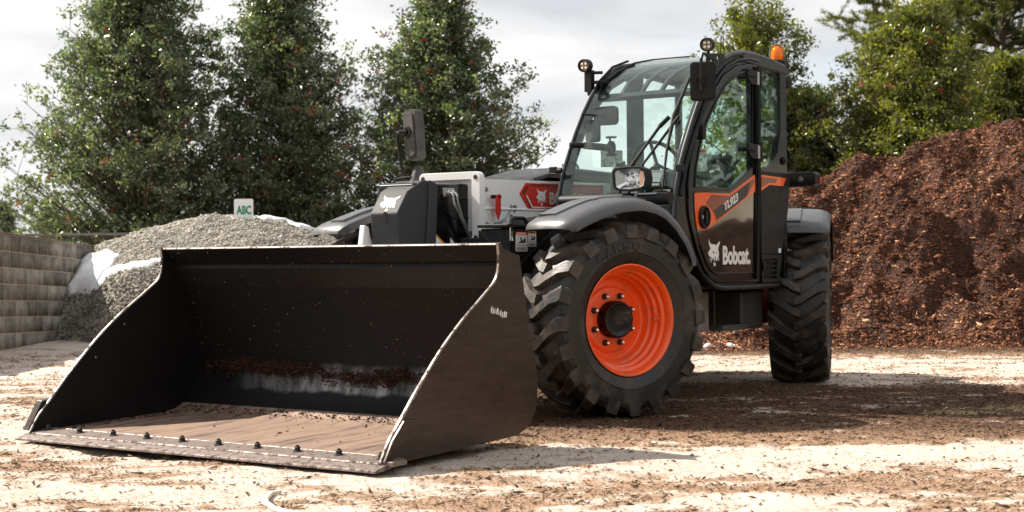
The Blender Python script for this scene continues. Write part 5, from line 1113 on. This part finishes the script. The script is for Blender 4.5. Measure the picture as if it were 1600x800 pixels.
tree('holly_tree', 'dark green holly at the right edge above the mulch crest', GH, (9.3, 28.0, 0), 4.6, [(0, 1.6), (.3, 1.9), (.6, 1.5), (.85, .9), (1, .3)], 8, nprim=330, ntwig=9, nleaf=26, leaf=.085, mat='bright_leaf', berries=20, tone_b=3.5)
tree('pine_tree', 'tall pine with a bare brown trunk at the top right', None, (10.4, 31.5, 0), 11.0, [(0, .3), (.3, .8), (.4, 3.0), (.6, 3.2), (.85, 2.2), (1, .5)], 9, nprim=130, ntwig=26, nleaf=46, leaf=.20, mat='pine_needle', h0=.34, pine=True, trunk_r=.24, rise=.25)
tree('pine_tree', 'younger yellow green pine behind the sunlit holly', None, (9.3, 33.0, 0), 8.6, [(0, .3), (.25, 1.6), (.5, 2.1), (.8, 1.4), (1, .3)], 10, nprim=120, ntwig=24, nleaf=44, leaf=.20, mat='pine_needle', h0=.2, pine=True, trunk_r=.16, rise=.3)
tree('small_tree', 'small distant tree at the far left edge beyond the wall', None, (-18.7, 55, 0), 3.1, [(0, .5), (.3, .9), (.7, .6), (1, .1)], 12, nprim=60, ntwig=10, nleaf=14, leaf=.14)
tree('small_tree', 'rounder distant tree just right of the far left edge', None, (-17.6, 57, 0), 2.9, [(0, .5), (.4, .9), (.8, .55), (1, .1)], 13, nprim=60, ntwig=10, nleaf=14, leaf=.14)
# unseen trees added around the yard to cut sky fill and darken reflections
rw = np.random.default_rng(99); path = [(13.5, 29), (20, 27), (27, 20), (28, 8), (24, -6), (14, -17), (0, -20), (-12, -18), (-22, -11)]
cs = []
for (a, b), (c_, d_) in zip(path[:-1], path[1:]):
    k = max(1, int(math.hypot(c_ - a, d_ - b) / 2.2))
    for t in range(k): cs.append((a + (c_ - a) * t / k + rw.normal(0, .6), b + (d_ - b) * t / k + rw.normal(0, .6)))
PW = []
for (a, b) in cs:
    hh = rw.uniform(6.5, 10.5); rr = rw.uniform(1.9, 2.8); m_ = 1500; u = rw.uniform(0, 1, m_); az = rw.uniform(0, 2 * np.pi, m_); r2 = rr * np.sqrt(np.clip(np.sin(np.pi * (u * .93 + .07)), 0, 1)) * rw.uniform(.55, 1.05, m_)
    PW.append(np.stack([a + r2 * np.cos(az), b + r2 * np.sin(az), u * hh], 1))
for a in np.arange(-70, 75, 2.6):   # low scrub far off, closing the horizon
    hh = rw.uniform(1.1, 1.9); m_ = 260; u = rw.uniform(0, 1, m_); az = rw.uniform(0, 2 * np.pi, m_); r2 = 1.9 * np.sqrt(np.clip(1 - u * .9, 0, 1)) * rw.uniform(.4, 1.05, m_)
    PW.append(np.stack([a + r2 * np.cos(az), 78 + rw.normal(0, 2) + r2 * np.sin(az), u * hh], 1))
PW = np.concatenate(PW); v, f = leaves_np(PW, rw.uniform(.22, .45, len(PW)), rw, .6)
o = mesh_np('added_woods', v, f, 'holly_leaf', tone=np.repeat(rw.beta(2, 3, len(PW)), 2)); o['kind'] = 'stuff'

# ------------------------------------------------------------------ pale strap lying on the dirt
hk = [(-1.045, 6.66), (-1.072, 6.56), (-1.075, 6.44), (-1.045, 6.28), (-.985, 6.12), (-.90, 5.98), (-.78, 5.86)]
mb = MB(); pts = [Vector((a, b, float(ground_z(np.array([a]), np.array([b]))[0]) + .012)) for a, b in hk]
mb.tube(pts, [.008, .012, .013, .013, .013, .012, .011], 8); tag(mb.build('bent_hose', 'hose_pale'), 'short pale bent hose lying on the dirt before the bucket', 'hose')
tone_mat('residue_chip', [(0, (.014, .006, .004)), (.5, (.045, .018, .010)), (.9, (.11, .05, .028)), (1, (.22, .12, .07))], rough=.85, spec=.25)
# mulch stuck in the bucket
n = 17000; u = rng.uniform(-1, 1, n); yy = u * 1.15; prof_z = .350 + (fbm(yy * 2.6 + 9, yy * 0 + 1, 4, 70, .65) - .5) * .17
hz = prof_z + rng.normal(0, .018, n) - .05 * rng.uniform(0, 1, n) ** 4; keepm = (fbm(yy * 3.0 + 2, yy * 0 + 3, 3, 71) + rng.uniform(-.3, .3, n)) > .46; hz, yy = hz[keepm], yy[keepm]; n = len(yy)
xi = np.interp(hz, [p[1] for p in bk_prof], [p[0] for p in bk_prof]); ln = np.clip(rng.gamma(1.5, .006, n) + .005, .005, .05)
v1, f1 = slivers(np.stack([xi + .008 + rng.uniform(0, .02, n), yy, hz], 1), np.tile([1., 0, .3], (n, 1)), ln, ln * rng.uniform(.2, .45, n), ln * .12 + .002, rng, .5)
n2 = 900; y2 = rng.uniform(-1.22, 1.22, n2); x2 = 1.66 + np.abs(rng.normal(0, .045, n2)) + (rng.uniform(0, 1, n2) < .10) * rng.uniform(0, .9, n2) ** 2; z2 = np.interp(x2, [1.63, 1.70, 1.80, 2.70], [.119, .087, .071, .051])
edge_ = rng.uniform(0, 1, n2) < .25; y2 = np.where(edge_, -1.22 + np.abs(rng.normal(0, .06, n2)), y2); x2 = np.where(edge_, rng.uniform(1.6, 2.65, n2), x2); z2 = np.where(edge_, .075 - (x2 - 1.74) * .023, z2)
l2 = np.clip(rng.gamma(1.5, .006, n2) + .005, .005, .04); v2, f2_ = slivers(np.stack([x2, y2, z2 + .003], 1), np.tile([0, 0, 1.], (n2, 1)), l2, l2 * rng.uniform(.2, .5, n2), l2 * .12 + .0015, rng, .3)
v = np.concatenate([v1, v2]); f = np.concatenate([f1, f2_ + len(v1)])
o = mesh_np('mulch_residue', v, f, 'residue_chip', parent=bucket, tone=np.repeat(rng.beta(1.8, 2.6, n + n2), 8)); o['kind'] = 'stuff'
# crumbs clinging to the lip and back plate
n = 380; y3 = rng.uniform(-1.22, 1.22, n); z3 = rng.uniform(.42, 1.06, n) ; px3 = np.interp(z3, [p[1] for p in bk_prof] + [1.07], [p[0] for p in bk_prof] + [1.785]); px3 = np.where(z3 > .82, np.interp(z3, [.83, .965, .972, 1.07], [1.622, 1.692, 1.70, 1.80]), px3)
l3 = np.clip(rng.gamma(2, .0026, n) + .003, .003, .014); v, f = slivers(np.stack([px3 + .002, y3, z3], 1), np.tile([1., 0, -.3], (n, 1)), l3, l3 * .35, l3 * .1 + .001, rng, .2)
o = mesh_np('mulch_crumbs', v, f, 'mulch_chip', parent=bucket, tone=np.repeat(rng.uniform(.5, 1, n), 8)); o['kind'] = 'stuff'
